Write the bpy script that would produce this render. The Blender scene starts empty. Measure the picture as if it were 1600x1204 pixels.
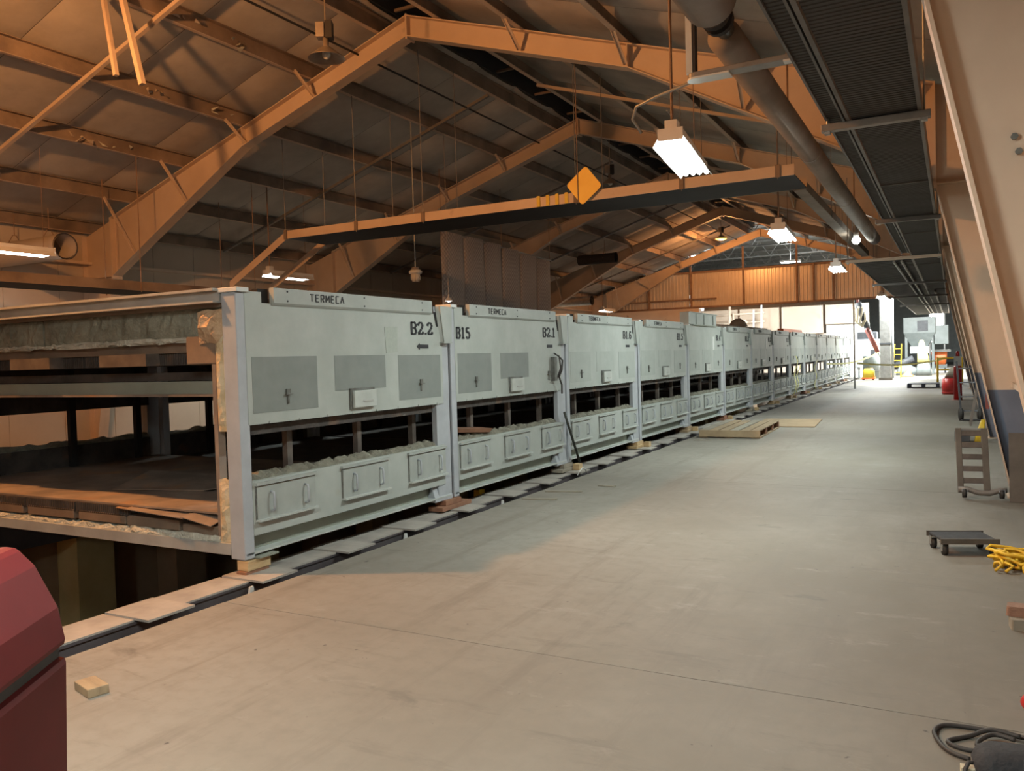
import bpy, math, random
from mathutils import Vector, Matrix
random.seed(7)
S = bpy.context.scene
COL = S.collection

# ---------------------------------------------------------------- camera
cam = bpy.data.objects.new('camera', bpy.data.cameras.new('camera'))
COL.objects.link(cam)
cam.data.sensor_fit = 'HORIZONTAL'
cam.data.sensor_width = 36.0
cam.data.lens = 1278.59 / 1600 * 36.0
cam.data.clip_start = 0.05
cam.data.clip_end = 400
R_ = ((0.87980368, 0.00929239, -0.4752464), (0.47447635, 0.04297793, 0.87921846), (-0.02859515, 0.99903281, -0.03340312))
cam.matrix_world = Matrix(((R_[0][0], R_[0][1], -R_[0][2], 0.0), (R_[1][0], R_[1][1], -R_[1][2], 0.0),
                           (R_[2][0], R_[2][1], -R_[2][2], 1.6), (0, 0, 0, 1)))
S.camera = cam

# ---------------------------------------------------------------- world, exposure
W = bpy.data.worlds.new('world'); S.world = W; W.use_nodes = True
W.node_tree.nodes['Background'].inputs[0].default_value = (0.8, 0.85, 0.9, 1)
W.node_tree.nodes['Background'].inputs[1].default_value = 0.02
S.view_settings.view_transform = 'Standard'
S.view_settings.look = 'None'
S.view_settings.exposure = 0.55
S.view_settings.gamma = 1.0
S.view_settings.use_curve_mapping = False
S.cycles.caustics_reflective = False
S.cycles.caustics_refractive = False
S.cycles.sample_clamp_indirect = 6.0
S.cycles.use_adaptive_sampling = True
S.cycles.adaptive_threshold = 0.035
S.cycles.max_bounces = 6
S.cycles.diffuse_bounces = 3
S.cycles.glossy_bounces = 2
S.cycles.transmission_bounces = 2

SODIUM = (1.0, 0.42, 0.13)
FLUOR = (0.90, 1.0, 0.94)
P_SODIUM = 900.0       # near sodium high bay, watts
P_FLUOR = 92.0         # each lit strip fitting in the building
UP = 0.24              # share of each strip light that spills sideways and upwards
P_FAR = 1900.0         # strong white floodlights of the next hall

# ---------------------------------------------------------------- mesh helpers
class MB:
    def __init__(s): s.v = []; s.f = []
    def add(s, vs, fs):
        b = len(s.v); s.v += [tuple(p) for p in vs]; s.f += [tuple(i + b for i in f) for f in fs]; return s
    def box(s, x0, x1, y0, y1, z0, z1):
        return s.add([(x0,y0,z0),(x1,y0,z0),(x1,y1,z0),(x0,y1,z0),(x0,y0,z1),(x1,y0,z1),(x1,y1,z1),(x0,y1,z1)],
                     [(0,3,2,1),(4,5,6,7),(0,1,5,4),(1,2,6,5),(2,3,7,6),(3,0,4,7)])
    def hexa(s, p):   # 8 points, bottom ring then top ring
        return s.add(p, [(0,3,2,1),(4,5,6,7),(0,1,5,4),(1,2,6,5),(2,3,7,6),(3,0,4,7)])
    def prism(s, poly, axis, a, b):   # poly in the two other axes (order x,y,z without axis)
        n = len(poly)
        def P(q, t):
            return (t, q[0], q[1]) if axis == 0 else (q[0], t, q[1]) if axis == 1 else (q[0], q[1], t)
        vs = [P(q, a) for q in poly] + [P(q, b) for q in poly]
        fs = [tuple(range(n)), tuple(range(2*n-1, n-1, -1))] + [(i, i+n, (i+1) % n + n, (i+1) % n) for i in range(n)]
        return s.add(vs, fs)
    def bar(s, p, q, w, h=None, up=(0,0,1)):   # rectangular bar between two points
        h = h or w; p = Vector(p); q = Vector(q); d = (q-p).normalized(); u = Vector(up)
        if abs(d.dot(u)) > 0.98: u = Vector((1,0,0))
        a = d.cross(u).normalized()*w/2; b = a.cross(d).normalized()*h/2
        return s.hexa([p-a-b, p+a-b, q+a-b, q-a-b, p-a+b, p+a+b, q+a+b, q-a+b])
    def cyl(s, p, q, r, n=12, r2=None, cap=True):
        r2 = r if r2 is None else r2
        p = Vector(p); q = Vector(q); d = (q-p).normalized()
        u = Vector((0,0,1)) if abs(d.z) < 0.95 else Vector((1,0,0))
        a = d.cross(u).normalized(); b = d.cross(a)
        vs = []
        for c, rr in ((p, r), (q, r2)):
            for i in range(n):
                t = 2*math.pi*i/n; vs.append(c + a*math.cos(t)*rr + b*math.sin(t)*rr)
        fs = [(i, (i+1) % n, (i+1) % n + n, i+n) for i in range(n)]
        if cap: fs += [tuple(range(n-1, -1, -1)), tuple(range(n, 2*n))]
        return s.add(vs, fs)
    def tube(s, pts, r, n=8):
        pts = [Vector(p) for p in pts]; base = len(s.v); prev = None
        for k, p in enumerate(pts):
            d = (pts[min(k+1, len(pts)-1)] - pts[max(k-1, 0)]).normalized()
            if prev is None:
                u = Vector((0,0,1)) if abs(d.z) < 0.95 else Vector((1,0,0)); a = d.cross(u).normalized()
            else:
                a = (prev - d*prev.dot(d)).normalized()
            prev = a; b = d.cross(a)
            for i in range(n):
                t = 2*math.pi*i/n; s.v.append(tuple(p + a*math.cos(t)*r + b*math.sin(t)*r))
        for k in range(len(pts)-1):
            for i in range(n):
                s.f.append((base+k*n+i, base+k*n+(i+1) % n, base+(k+1)*n+(i+1) % n, base+(k+1)*n+i))
        s.f.append(tuple(base+i for i in range(n-1, -1, -1))); s.f.append(tuple(base+(len(pts)-1)*n+i for i in range(n)))
        return s
    def lathe(s, prof, c=(0,0,0), n=20):   # prof (r,z) open or closed by r=0
        base = len(s.v)
        for r, z in prof:
            for i in range(n):
                t = 2*math.pi*i/n; s.v.append((c[0]+r*math.cos(t), c[1]+r*math.sin(t), c[2]+z))
        for k in range(len(prof)-1):
            for i in range(n):
                s.f.append((base+k*n+i, base+k*n+(i+1) % n, base+(k+1)*n+(i+1) % n, base+(k+1)*n+i))
        return s
    def sphere(s, c, r, n=12, m=8, sc=(1,1,1)):
        base = len(s.v)
        for k in range(m+1):
            ph = math.pi*k/m
            for i in range(n):
                t = 2*math.pi*i/n
                s.v.append((c[0]+r*sc[0]*math.sin(ph)*math.cos(t), c[1]+r*sc[1]*math.sin(ph)*math.sin(t), c[2]-r*sc[2]*math.cos(ph)))
        for k in range(m):
            for i in range(n):
                s.f.append((base+k*n+i, base+k*n+(i+1) % n, base+(k+1)*n+(i+1) % n, base+(k+1)*n+i))
        return s
    def mesh(s, name):
        me = bpy.data.meshes.new(name); me.from_pydata(s.v, [], s.f); me.validate(); me.update(); return me
    def build(s, name, mat, parent=None, smooth=False, bevel=0, loc=None):
        return link(name, s.mesh(name), mat, parent, smooth, bevel, loc)

def link(name, me, mat=None, parent=None, smooth=False, bevel=0, loc=None):
    o = bpy.data.objects.new(name, me); COL.objects.link(o)
    if mat is not None and not me.materials: me.materials.append(M[mat] if isinstance(mat, str) else mat)
    if parent is not None: o.parent = parent
    if loc is not None: o.location = loc
    if smooth:
        for p in me.polygons: p.use_smooth = True
    if bevel:
        b = o.modifiers.new('bevel', 'BEVEL'); b.width = bevel; b.segments = 2; b.limit_method = 'ANGLE'
    return o
def tag(o, label, cat=None, group=None, kind=None):
    if label: o['label'] = label
    if cat: o['category'] = cat
    if group: o['group'] = group
    if kind: o['kind'] = kind
    return o
def thing(name, label, cat, loc=(0,0,0), rz=0, group=None):
    o = bpy.data.objects.new(name, None); COL.objects.link(o); o.location = loc; o.rotation_euler = (0,0,rz)
    o.empty_display_size = 0.1
    return tag(o, label, cat, group)
def struct(o): o['kind'] = 'structure'; return o
def dup(o, parent=None, depth=0):
    c = o.copy(); COL.objects.link(c); c.parent = parent
    for ch in list(o.children): dup(ch, c, depth+1)
    return c

# ---------------------------------------------------------------- materials
M = {}
def pm(name, c1, c2=None, scale=4.0, rough=0.7, metal=0.0, bump=0.0, detail=6, stretch=(1,1,1), spots=None, lo=0.35, hi=0.65, coat=0.0):
    m = bpy.data.materials.new(name); m.use_nodes = True; nt = m.node_tree; N = nt.nodes; L = nt.links
    b = N['Principled BSDF']; b.inputs['Roughness'].default_value = rough; b.inputs['Metallic'].default_value = metal
    if coat: b.inputs['Coat Weight'].default_value = coat
    c2 = c2 or tuple(x*0.82 for x in c1)
    tc = N.new('ShaderNodeTexCoord'); mp = N.new('ShaderNodeMapping'); mp.inputs['Scale'].default_value = stretch
    L.new(tc.outputs['Object'], mp.inputs['Vector'])
    no = N.new('ShaderNodeTexNoise'); no.inputs['Scale'].default_value = scale; no.inputs['Detail'].default_value = detail
    no.inputs['Roughness'].default_value = 0.62
    L.new(mp.outputs[0], no.inputs['Vector'])
    rp = N.new('ShaderNodeValToRGB'); rp.color_ramp.elements[0].position = lo; rp.color_ramp.elements[1].position = hi
    rp.color_ramp.elements[0].color = (*c2, 1); rp.color_ramp.elements[1].color = (*c1, 1)
    L.new(no.outputs['Fac'], rp.inputs['Fac'])
    out = rp.outputs['Color']
    if spots:   # (colour, scale, threshold, softness)
        sc_, ss, th, so = spots
        n2 = N.new('ShaderNodeTexNoise'); n2.inputs['Scale'].default_value = ss; n2.inputs['Detail'].default_value = 5
        L.new(mp.outputs[0], n2.inputs['Vector'])
        r2 = N.new('ShaderNodeValToRGB'); r2.color_ramp.elements[0].position = th; r2.color_ramp.elements[1].position = th+so
        L.new(n2.outputs['Fac'], r2.inputs['Fac'])
        mx = N.new('ShaderNodeMixRGB'); mx.inputs[2].default_value = (*sc_, 1)
        L.new(r2.outputs['Color'], mx.inputs[0]); L.new(out, mx.inputs[1]); out = mx.outputs[0]
    L.new(out, b.inputs['Base Color'])
    if bump:
        bp = N.new('ShaderNodeBump'); bp.inputs['Strength'].default_value = bump; bp.inputs['Distance'].default_value = 0.02
        n3 = N.new('ShaderNodeTexNoise'); n3.inputs['Scale'].default_value = scale*6; n3.inputs['Detail'].default_value = 4
        L.new(mp.outputs[0], n3.inputs['Vector']); L.new(n3.outputs['Fac'], bp.inputs['Height']); L.new(bp.outputs[0], b.inputs['Normal'])
    M[name] = m; return m
def em(name, col, strength):
    m = bpy.data.materials.new(name); m.use_nodes = True; b = m.node_tree.nodes['Principled BSDF']
    b.inputs['Base Color'].default_value = (*col, 1); b.inputs['Emission Color'].default_value = (*col, 1)
    b.inputs['Emission Strength'].default_value = strength; M[name] = m; return m

pm('oven_paint', (.42,.455,.435), (.355,.39,.37), 2.2, .5, 0, .05, spots=((.36,.37,.33), 3.0, .66, .12))
pm('oven_post', (.43,.46,.50), (.36,.385,.42), 3, .45)
pm('oven_patch', (.225,.25,.24), (.20,.225,.215), 5, .55)
pm('oven_patch_pale', (.37,.405,.385), (.335,.37,.35), 5, .55)
pm('oven_cover', (.40,.43,.41), (.33,.36,.345), 3, .5)
pm('oven_lip', (.50,.535,.515), (.42,.45,.43), 5, .4)
pm('stencil_black', (.018,.02,.026), (.03,.03,.035), 20, .7)
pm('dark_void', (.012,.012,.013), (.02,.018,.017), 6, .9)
pm('hinge_metal', (.20,.21,.20), (.12,.12,.11), 12, .5, .3)
pm('paper', (.40,.44,.40), (.36,.40,.37), 30, .8)
pm('white_plastic', (.68,.70,.69), (.60,.62,.61), 6, .45)
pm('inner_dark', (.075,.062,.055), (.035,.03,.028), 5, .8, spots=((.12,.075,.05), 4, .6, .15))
pm('inner_steel', (.17,.14,.12), (.08,.068,.06), 4, .65, .2, spots=((.28,.16,.09), 3, .62, .12))
pm('sheet_rust', (.34,.27,.22), (.18,.15,.13), 2.2, .6, .2, spots=((.42,.24,.13), 1.8, .58, .15))
pm('wool_green', (.36,.355,.28), (.20,.195,.15), 6, .95, 0, .8, spots=((.12,.10,.07), 3, .60, .1))
pm('wool_pale', (.62,.62,.54), (.46,.45,.38), 9, .95, 0, .8)
pm('wool_orange', (.62,.44,.28), (.42,.27,.16), 7, .95, 0, .9)
pm('wool_quilt', (.66,.56,.40), (.50,.38,.22), 5, .95, 0, .5)
pm('brown_board', (.24,.17,.12), (.17,.12,.085), 4, .8, 0, .1)
pm('channel_grey', (.42,.43,.42), (.33,.33,.32), 3, .5)
pm('green_web', (.30,.33,.28), (.24,.26,.22), 2, .6)
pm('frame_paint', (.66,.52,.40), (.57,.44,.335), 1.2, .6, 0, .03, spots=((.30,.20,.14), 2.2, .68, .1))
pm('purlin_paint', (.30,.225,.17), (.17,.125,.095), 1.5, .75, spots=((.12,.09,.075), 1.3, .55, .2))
pm('roof_blanket', (.58,.52,.45), (.42,.37,.32), 1.0, .9, 0, .1, spots=((.20,.165,.14), .7, .60, .2))
pm('deck_dark', (.10,.085,.075), None, 2, .9)
pm('girt_dark', (.04,.037,.038), None, 2, .8)
pm('wall_beige', (.55,.46,.37), (.47,.39,.31), .8, .8, 0, .03, spots=((.38,.28,.21), 1.0, .65, .2))
pm('wall_blue', (.17,.20,.27), (.13,.155,.21), 1.5, .7)
pm('corrugated', (.80,.70,.60), (.68,.58,.48), .8, .35, .3)
pm('tray_dark', (.05,.046,.045), (.035,.032,.03), 3, .6, .3)
pm('tray_rail', (.16,.145,.135), (.10,.09,.085), 3, .5, .4)
pm('galv', (.36,.36,.35), (.26,.26,.25), 6, .45, .5)
pm('strut_grey', (.27,.25,.23), (.20,.185,.17), 6, .5, .3)
pm('pipe_wrap', (.30,.245,.21), (.22,.18,.15), 2, .75, 0, .15)
pm('rust_pipe', (.30,.19,.12), (.20,.12,.08), 5, .7)
pm('black_rubber', (.02,.02,.02), (.035,.033,.03), 9, .7)
pm('sign_yellow', (.95,.60,.06), (.90,.54,.04), 3, .45)
pm('lamp_metal', (.42,.36,.30), (.34,.28,.24), 8, .4, .5)
pm('fixture_white', (.72,.70,.67), (.64,.62,.59), 5, .4)
pm('quilt', (.25,.215,.20), (.18,.155,.145), 1.5, .85, 0, .1)
def concrete():
    m = bpy.data.materials.new('concrete'); m.use_nodes = True; nt = m.node_tree; N = nt.nodes; L = nt.links; b = N['Principled BSDF']
    tc = N.new('ShaderNodeTexCoord')
    def noise(scale, detail, st=(1,1,1), rough=.6, loc=(0,0,0)):
        mp = N.new('ShaderNodeMapping'); mp.inputs['Scale'].default_value = st; mp.inputs['Location'].default_value = loc; L.new(tc.outputs['Object'], mp.inputs['Vector'])
        n = N.new('ShaderNodeTexNoise'); n.inputs['Scale'].default_value = scale; n.inputs['Detail'].default_value = detail; n.inputs['Roughness'].default_value = rough
        L.new(mp.outputs[0], n.inputs['Vector']); return n.outputs['Fac']
    def ramp(f, a, b_, c0=(0,0,0), c1=(1,1,1)):
        r = N.new('ShaderNodeValToRGB'); r.color_ramp.elements[0].position = a; r.color_ramp.elements[1].position = b_
        r.color_ramp.elements[0].color = (*c0, 1); r.color_ramp.elements[1].color = (*c1, 1); L.new(f, r.inputs['Fac']); return r.outputs['Color']
    def mix(c, fac, col, amt=1.0):
        x = N.new('ShaderNodeMixRGB'); x.inputs[2].default_value = (*col, 1); L.new(c, x.inputs[1])
        if amt < 1:
            k = N.new('ShaderNodeMath'); k.operation = 'MULTIPLY'; k.inputs[1].default_value = amt; L.new(fac, k.inputs[0]); fac = k.outputs[0]
        L.new(fac, x.inputs[0]); return x.outputs[0]
    c = ramp(noise(.55, 10), .32, .68, (.198,.181,.154), (.272,.253,.220))
    # browner and darker towards the right wall, broken up by noise
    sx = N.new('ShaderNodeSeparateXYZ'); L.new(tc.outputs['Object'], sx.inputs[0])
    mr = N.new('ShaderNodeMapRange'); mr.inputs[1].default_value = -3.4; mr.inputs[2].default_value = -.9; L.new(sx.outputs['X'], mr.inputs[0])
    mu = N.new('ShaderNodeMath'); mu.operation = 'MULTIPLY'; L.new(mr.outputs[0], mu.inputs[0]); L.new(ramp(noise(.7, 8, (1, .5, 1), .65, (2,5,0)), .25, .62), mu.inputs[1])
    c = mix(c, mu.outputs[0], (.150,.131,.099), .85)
    c = mix(c, ramp(noise(9, 6), .45, .75), (.165,.151,.128), .55)                              # fine mottling
    c = mix(c, ramp(noise(1.6, 9, (2.2, .22, 1), .72), .53, .66), (.16,.142,.118), .65)         # drag marks along the aisle
    c = mix(c, ramp(noise(2.2, 8, (.35, 1.8, 1), .75, (3,1,0)), .57, .68), (.135,.12,.10), .6)   # scuffs across the aisle
    c = mix(c, ramp(noise(1.5, 6, (.8, 1.3, 1), .6, (11,3,0)), .66, .74), (.09,.08,.07), .7)     # oily smudges
    c = mix(c, ramp(noise(14, 3, (1,1,1), .5, (7,2,0)), .72, .76), (.06,.052,.048), .85)         # specks
    c = mix(c, ramp(noise(3.1, 9, (.5, 1.0, 1), .75, (1,9,0)), .58, .72), (.34,.323,.29), .5)     # pale scuffs
    L.new(c, b.inputs['Base Color'])
    b.inputs['Roughness'].default_value = .66
    bp = N.new('ShaderNodeBump'); bp.inputs['Strength'].default_value = .10; bp.inputs['Distance'].default_value = .01
    L.new(noise(24, 5), bp.inputs['Height']); L.new(bp.outputs[0], b.inputs['Normal']); M['concrete'] = m
concrete()
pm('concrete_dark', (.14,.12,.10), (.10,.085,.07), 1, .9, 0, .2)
pm('pit_brown', (.38,.28,.19), (.28,.20,.13), 1.2, .9)
pm('pit_ochre', (.62,.50,.26), (.48,.38,.18), 1.5, .85)
pm('beam_paint', (.09,.078,.085), (.06,.055,.06), 3, .6)
pm('plate_steel', (.42,.395,.36), (.31,.29,.265), 4, .6, .1, .05)
pm('wood_new', (.55,.40,.22), (.42,.29,.15), 3, .8, 0, .1, stretch=(1,1,8))
pm('wood_old', (.38,.28,.17), (.27,.195,.12), 3, .85, 0, .15, stretch=(1,6,1))
pm('wood_red', (.30,.15,.09), (.21,.10,.06), 4, .85, 0, .15)
pm('wood_grey', (.33,.30,.24), (.24,.21,.165), 3, .85, 0, .15)
pm('red_plastic', (.135,.014,.015), (.105,.011,.012), 2, .55, 0, .02)
pm('red_plastic_top', (.50,.05,.03), (.42,.035,.022), 3, .35, coat=.2)
pm('red_paint', (.50,.03,.025), (.42,.02,.02), 4, .4)
pm('yellow_paint', (.75,.55,.05), (.65,.45,.03), 4, .5)
pm('yellow_rope', (.80,.52,.03), (.62,.36,.02), 14, .6)
pm('orange_plastic', (.80,.20,.05), (.70,.15,.04), 4, .5)
pm('pale_yellow', (.72,.70,.30), (.62,.60,.22), 4, .7)
pm('grey_machine', (.17,.195,.195), (.12,.14,.14), 2, .5)
pm('white_machine', (.62,.66,.68), (.52,.56,.58), 2, .5)
pm('dark_machine', (.07,.075,.085), (.04,.043,.05), 3, .6)
pm('red_arm', (.33,.09,.07), (.22,.06,.05), 4, .5)
pm('hose_cream', (.62,.55,.40), (.52,.45,.32), 6, .6)
pm('blue_black', (.03,.035,.06), (.02,.024,.045), 4, .7)
pm('bag_grey', (.045,.047,.052), (.03,.031,.035), 8, .85, 0, .4)
pm('hose_dark', (.045,.04,.038), (.03,.027,.025), 9, .6)
pm('brick_clay', (.34,.20,.14), (.24,.14,.10), 8, .9, 0, .4)
pm('steel_rod', (.055,.06,.05), (.035,.038,.032), 6, .5, .5)
pm('chrome', (.55,.55,.54), (.42,.42,.41), 10, .25, .8)
em('tube_white', (.93, 1.0, .95), 14.0)
em('tube_warm', (1.0, .93, .86), 12.0)
em('sodium_glow', (1.0, .36, .05), 6.0)
pm('board_dark', (.15,.13,.11), (.10,.088,.075), 4, .8)
pm('wool_sill', (.25,.245,.195), (.15,.145,.115), 9, .95, 0, .8)
em('flood_glow', (.95, 1.0, 1.0), 16.0)

M['red_plastic'].node_tree.nodes['Principled BSDF'].inputs['Specular IOR Level'].default_value = .2
def glass(name, col, alpha, rough=.25):
    m = bpy.data.materials.new(name); m.use_nodes = True; nt = m.node_tree; b = nt.nodes['Principled BSDF']
    b.inputs['Base Color'].default_value = (*col, 1); b.inputs['Roughness'].default_value = rough; b.inputs['Alpha'].default_value = alpha
    M[name] = m; return m
glass('plastic_film', (.85,.88,.88), .22)
glass('lamp_glass', (.75,.72,.66), .75)

# ================================================================ THE SETTING
XR = -6.93            # ridge line
HW = 7.62             # half width of the hall
XL, XW = XR-HW, XR+HW # left and right wall planes
FR = [-2.3, 3.85] + [10.0+6.15*i for i in range(5)]   # portal frames along the hall
Y0, YP = -6.0, 35.1   # rear wall, partition
def zt(d): return 6.605-.3246*abs(d)      # top of rafter at distance d from the ridge
EDGE = -4.38          # edge of the aisle floor at the pit

# floor: sub-base with the cast slabs as pieces, recessed joints between
fl = struct(MB().box(EDGE+.06, XW+.3, Y0-.2, 92, -.5, -.03).build('floor', 'concrete_dark'))
ys = [Y0, -2.3, 3.9, 10.05, 16.2, 22.3, 28.5, 34.6, 40.8, 46.9, 56, 66, 78, 92]
for a, b in zip(ys[:-1], ys[1:]):
    pts = [(XW+.25, b-.003), (XW+.25, a+.003)]
    n = int((b-a)/.12)
    for i in range(n+1):
        pts.append((EDGE + random.choice((0, 0, .004, .008, .02))*random.random(), a+.003+(b-a-.006)*i/n))
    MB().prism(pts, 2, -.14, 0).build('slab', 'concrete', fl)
for a, b in ((Y0, 10), (10, 22.3), (22.3, 34.6), (34.6, 48)):
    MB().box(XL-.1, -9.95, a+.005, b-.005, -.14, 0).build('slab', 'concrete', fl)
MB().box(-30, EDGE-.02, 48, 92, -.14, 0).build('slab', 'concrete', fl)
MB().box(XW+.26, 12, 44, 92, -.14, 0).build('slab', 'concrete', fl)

# pit under the oven
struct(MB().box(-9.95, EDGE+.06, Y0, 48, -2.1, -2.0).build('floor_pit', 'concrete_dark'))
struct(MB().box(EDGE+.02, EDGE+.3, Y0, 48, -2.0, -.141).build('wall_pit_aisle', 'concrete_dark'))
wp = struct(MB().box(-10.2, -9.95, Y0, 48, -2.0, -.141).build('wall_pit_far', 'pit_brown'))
for i in range(30):
    y = -1.0 + i*1.45
    MB().box(-9.95, -9.55, y, y+.5, -2.0, -.16).build('pilaster', 'pit_ochre' if i % 2 else 'pit_brown', wp)
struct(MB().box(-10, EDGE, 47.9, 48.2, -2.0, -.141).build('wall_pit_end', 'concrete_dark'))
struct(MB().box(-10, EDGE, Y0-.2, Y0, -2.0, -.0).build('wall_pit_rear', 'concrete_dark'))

# side walls: sheeting panels between joints, girts
def side_wall(name, x, sgn, y0, y1, z1, mat, blue):
    w = struct(MB().box(min(x+sgn*.06, x+sgn*.12), max(x+sgn*.06, x+sgn*.12), y0, y1, -.1, z1).build(name, 'deck_dark'))
    n = int(round((y1-y0)/1.025))
    d = (y1-y0)/n
    for i in range(n):
        a = y0+i*d; z0 = 1.15 if blue else 0
        MB().prism([(x, a+.004), (x, a+d-.004), (x+sgn*.05, a+d-.004), (x+sgn*.05, a+.004)] if sgn > 0 else
                   [(x, a+d-.004), (x, a+.004), (x+sgn*.05, a+.004), (x+sgn*.05, a+d-.004)], 2, z0, z1).build('wall_panel', mat, w)
        if blue:
            MB().box(min(x, x+sgn*.05), max(x, x+sgn*.05), a+.004, a+d-.004, 0, 1.145).build('wall_panel', 'wall_blue', w)
    for z in (1.15, 2.45, 3.6):
        MB().box(min(x, x-sgn*.16), max(x, x-sgn*.16), y0+.2, y1-.2, z, z+.05).build('girt', 'frame_paint', w)
    return w
side_wall('wall_left', XL, -1, Y0, YP, zt(HW)+.2, 'wall_beige', False)
side_wall('wall_right', XW, 1, Y0, 60, zt(HW)+.2, 'wall_beige', True)
struct(MB().box(XL, XW+.1, Y0-.2, Y0, 0, 7.2).build('wall_rear', 'wall_beige'))

# roof: deck, blanket strips, purlins
VENT = .33
ce = MB()
for s in (-1, 1):
    a, b = VENT+.05, HW+.15
    ce.hexa([(XR+s*a, Y0, zt(a)+.27), (XR+s*b, Y0, zt(b)+.27), (XR+s*b, YP, zt(b)+.27), (XR+s*a, YP, zt(a)+.27),
             (XR+s*a, Y0, zt(a)+.32), (XR+s*b, Y0, zt(b)+.32), (XR+s*b, YP, zt(b)+.32), (XR+s*a, YP, zt(a)+.32)])
ce = struct(ce.build('ceiling', 'deck_dark'))
def blanket(s):
    m = MB(); w = 1.53; ny = 8; ds = [VENT+.02, 1.9, 3.35, 4.8, 6.2, HW]; rings = []
    for d in ds:
        for j in range(ny+1):
            t = j/ny; sag = .05*(1-(2*t-1)**4)
            m.v.append((XR+s*d, t*w, zt(d)+.262-sag))
    k = ny+1
    for i in range(len(ds)-1):
        for j in range(ny):
            q = (i*k+j, i*k+j+1, (i+1)*k+j+1, (i+1)*k+j); m.f.append(q if s > 0 else q[::-1])
    return m.mesh('blanket_strip')
for s in (-1, 1):
    me = blanket(s); y = Y0; me.materials.append(M['roof_blanket'])
    while y < YP-.1:
        link('insulation_strip', me, None, ce, True, 0, (0, y, 0)); y += 1.5375
PUR = [.48, 1.8, 3.3, 4.75, 6.15, 7.45]
for s in (-1, 1):
    for d in PUR:
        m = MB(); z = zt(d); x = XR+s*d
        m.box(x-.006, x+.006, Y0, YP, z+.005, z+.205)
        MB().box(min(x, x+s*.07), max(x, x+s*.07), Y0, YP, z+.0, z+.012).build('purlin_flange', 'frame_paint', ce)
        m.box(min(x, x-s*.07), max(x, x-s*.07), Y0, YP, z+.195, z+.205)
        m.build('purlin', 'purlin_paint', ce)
# bridging bars at mid bay and a conduit line beneath the blanket
for s in (-1, 1):
    for y in (.95, 7.11, 13.15, 19.3, 25.45, 31.6):
        m = MB(); m.bar((XR+s*.5, y, zt(.5)-.04), (XR+s*7.4, y, zt(7.4)-.04), .06, .05); m.build('bridging_bar', 'strut_grey' if y > 10 and s < 0 else 'frame_paint', ce)
MB().cyl((XR-.95, Y0, zt(.95)-.05), (XR-.95, YP, zt(.95)-.05), .016, 6).build('conduit', 'girt_dark', ce)

# ridge ventilator
rv = thing('ridge_vent', 'dark open ridge ventilator running along the peak of the roof', 'roof vent', (XR, 0, zt(0)+.2))
for s in (-1, 1):
    MB().box(s*VENT-.01, s*VENT+.01, Y0, YP, -.06, .75).build('throat_side', 'girt_dark', rv)
MB().prism([(-.7, .72), (0, .95), (.7, .72), (.7, .76), (0, .99), (-.7, .76)], 1, Y0, YP).build('cap', 'girt_dark', rv)
for i in range(27):
    MB().box(-VENT, VENT, Y0+.7+i*1.5375, Y0+.74+i*1.5375, -.03, .01).build('cross_bar', 'purlin_paint', rv)

# ---------------------------------------------------------------- portal frames
KI, KZ, BI = 6.77, 3.33, 7.45
def frame_half(s):
    f = lambda d: XR+s*d
    out = {}
    m = MB()
    bot = [(0, 6.30), (3.35, 5.21), (KI, KZ)]
    top = [(0, zt(0)), (KI, zt(KI))]
    poly = [(f(d), z) for d, z in bot] + [(f(d), z) for d, z in top[::-1]]
    m.prism(poly, 1, -.006, .006)
    for (a, b), t in (((bot[0], bot[1]), 1), ((bot[1], bot[2]), 1), ((top[0], top[1]), -1)):
        m.hexa([(f(a[0]), -.1, a[1]), (f(b[0]), -.1, b[1]), (f(b[0]), .1, b[1]), (f(a[0]), .1, a[1]),
                (f(a[0]), -.1, a[1]+t*.016), (f(b[0]), -.1, b[1]+t*.016), (f(b[0]), .1, b[1]+t*.016), (f(a[0]), .1, a[1]+t*.016)])
    # stiffeners on both web faces
    for d in (3.35,):
        zb = 5.21
        m.box(f(d)-.006, f(d)+.006, -.095, .095, zb, zt(d))
    out['rafter'] = m.mesh('rafter')
    m = MB(); zc = zt(HW)
    m.prism([(f(BI), 0), (f(HW-.01), 0), (f(HW-.01), zc), (f(KI), zt(KI)), (f(KI), KZ)], 1, -.006, .006)
    m.hexa([(f(BI), -.1, 0), (f(BI)+s*.016, -.1, 0), (f(BI)+s*.016, .1, 0), (f(BI), .1, 0),
            (f(KI), -.1, KZ), (f(KI)+s*.016, -.1, KZ), (f(KI)+s*.016, .1, KZ), (f(KI), .1, KZ)])
    x0, x1 = sorted((f(HW-.016), f(HW)))
    m.box(x0, x1, -.1, .1, 0, zc)
    x0, x1 = sorted((f(KI), f(HW)))
    m.box(x0, x1, -.095, .095, KZ-.006, KZ+.006)
    m.box(*sorted((f(BI-.04), f(HW))), -.13, .13, 0, .018)
    out['column'] = m.mesh('column')
    m = MB(); m.box(*sorted((f(KI-.012), f(KI+.012))), -.105, .105, KZ-.05, zt(KI)); out['splice_plate'] = m.mesh('splice_plate')
    out['brace'] = []
    for d in PUR[1:5]:
        zb = (5.21+(3.35-d)*(6.30-5.21)/3.35) if d < 3.35 else 5.21-(d-3.35)*.55
        m = MB(); m.bar((f(d), -.42-.25*(zt(d)-zb), zt(d)+.02), (f(d), -.07, zb+.03), .05, .008, up=(1, 0, 0)); m.bar((f(d)+.02, -.42-.25*(zt(d)-zb), zt(d)+.02), (f(d)+.02, -.07, zb+.03), .006, .05, up=(1, 0, 0))
        out['brace'].append(m.mesh('fly_brace'))
    return out
HALF = {s: frame_half(s) for s in (-1, 1)}
for s in (-1, 1):
    for k, v in HALF[s].items():
        for me in (v if isinstance(v, list) else [v]): me.materials.append(M['frame_paint'])
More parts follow.
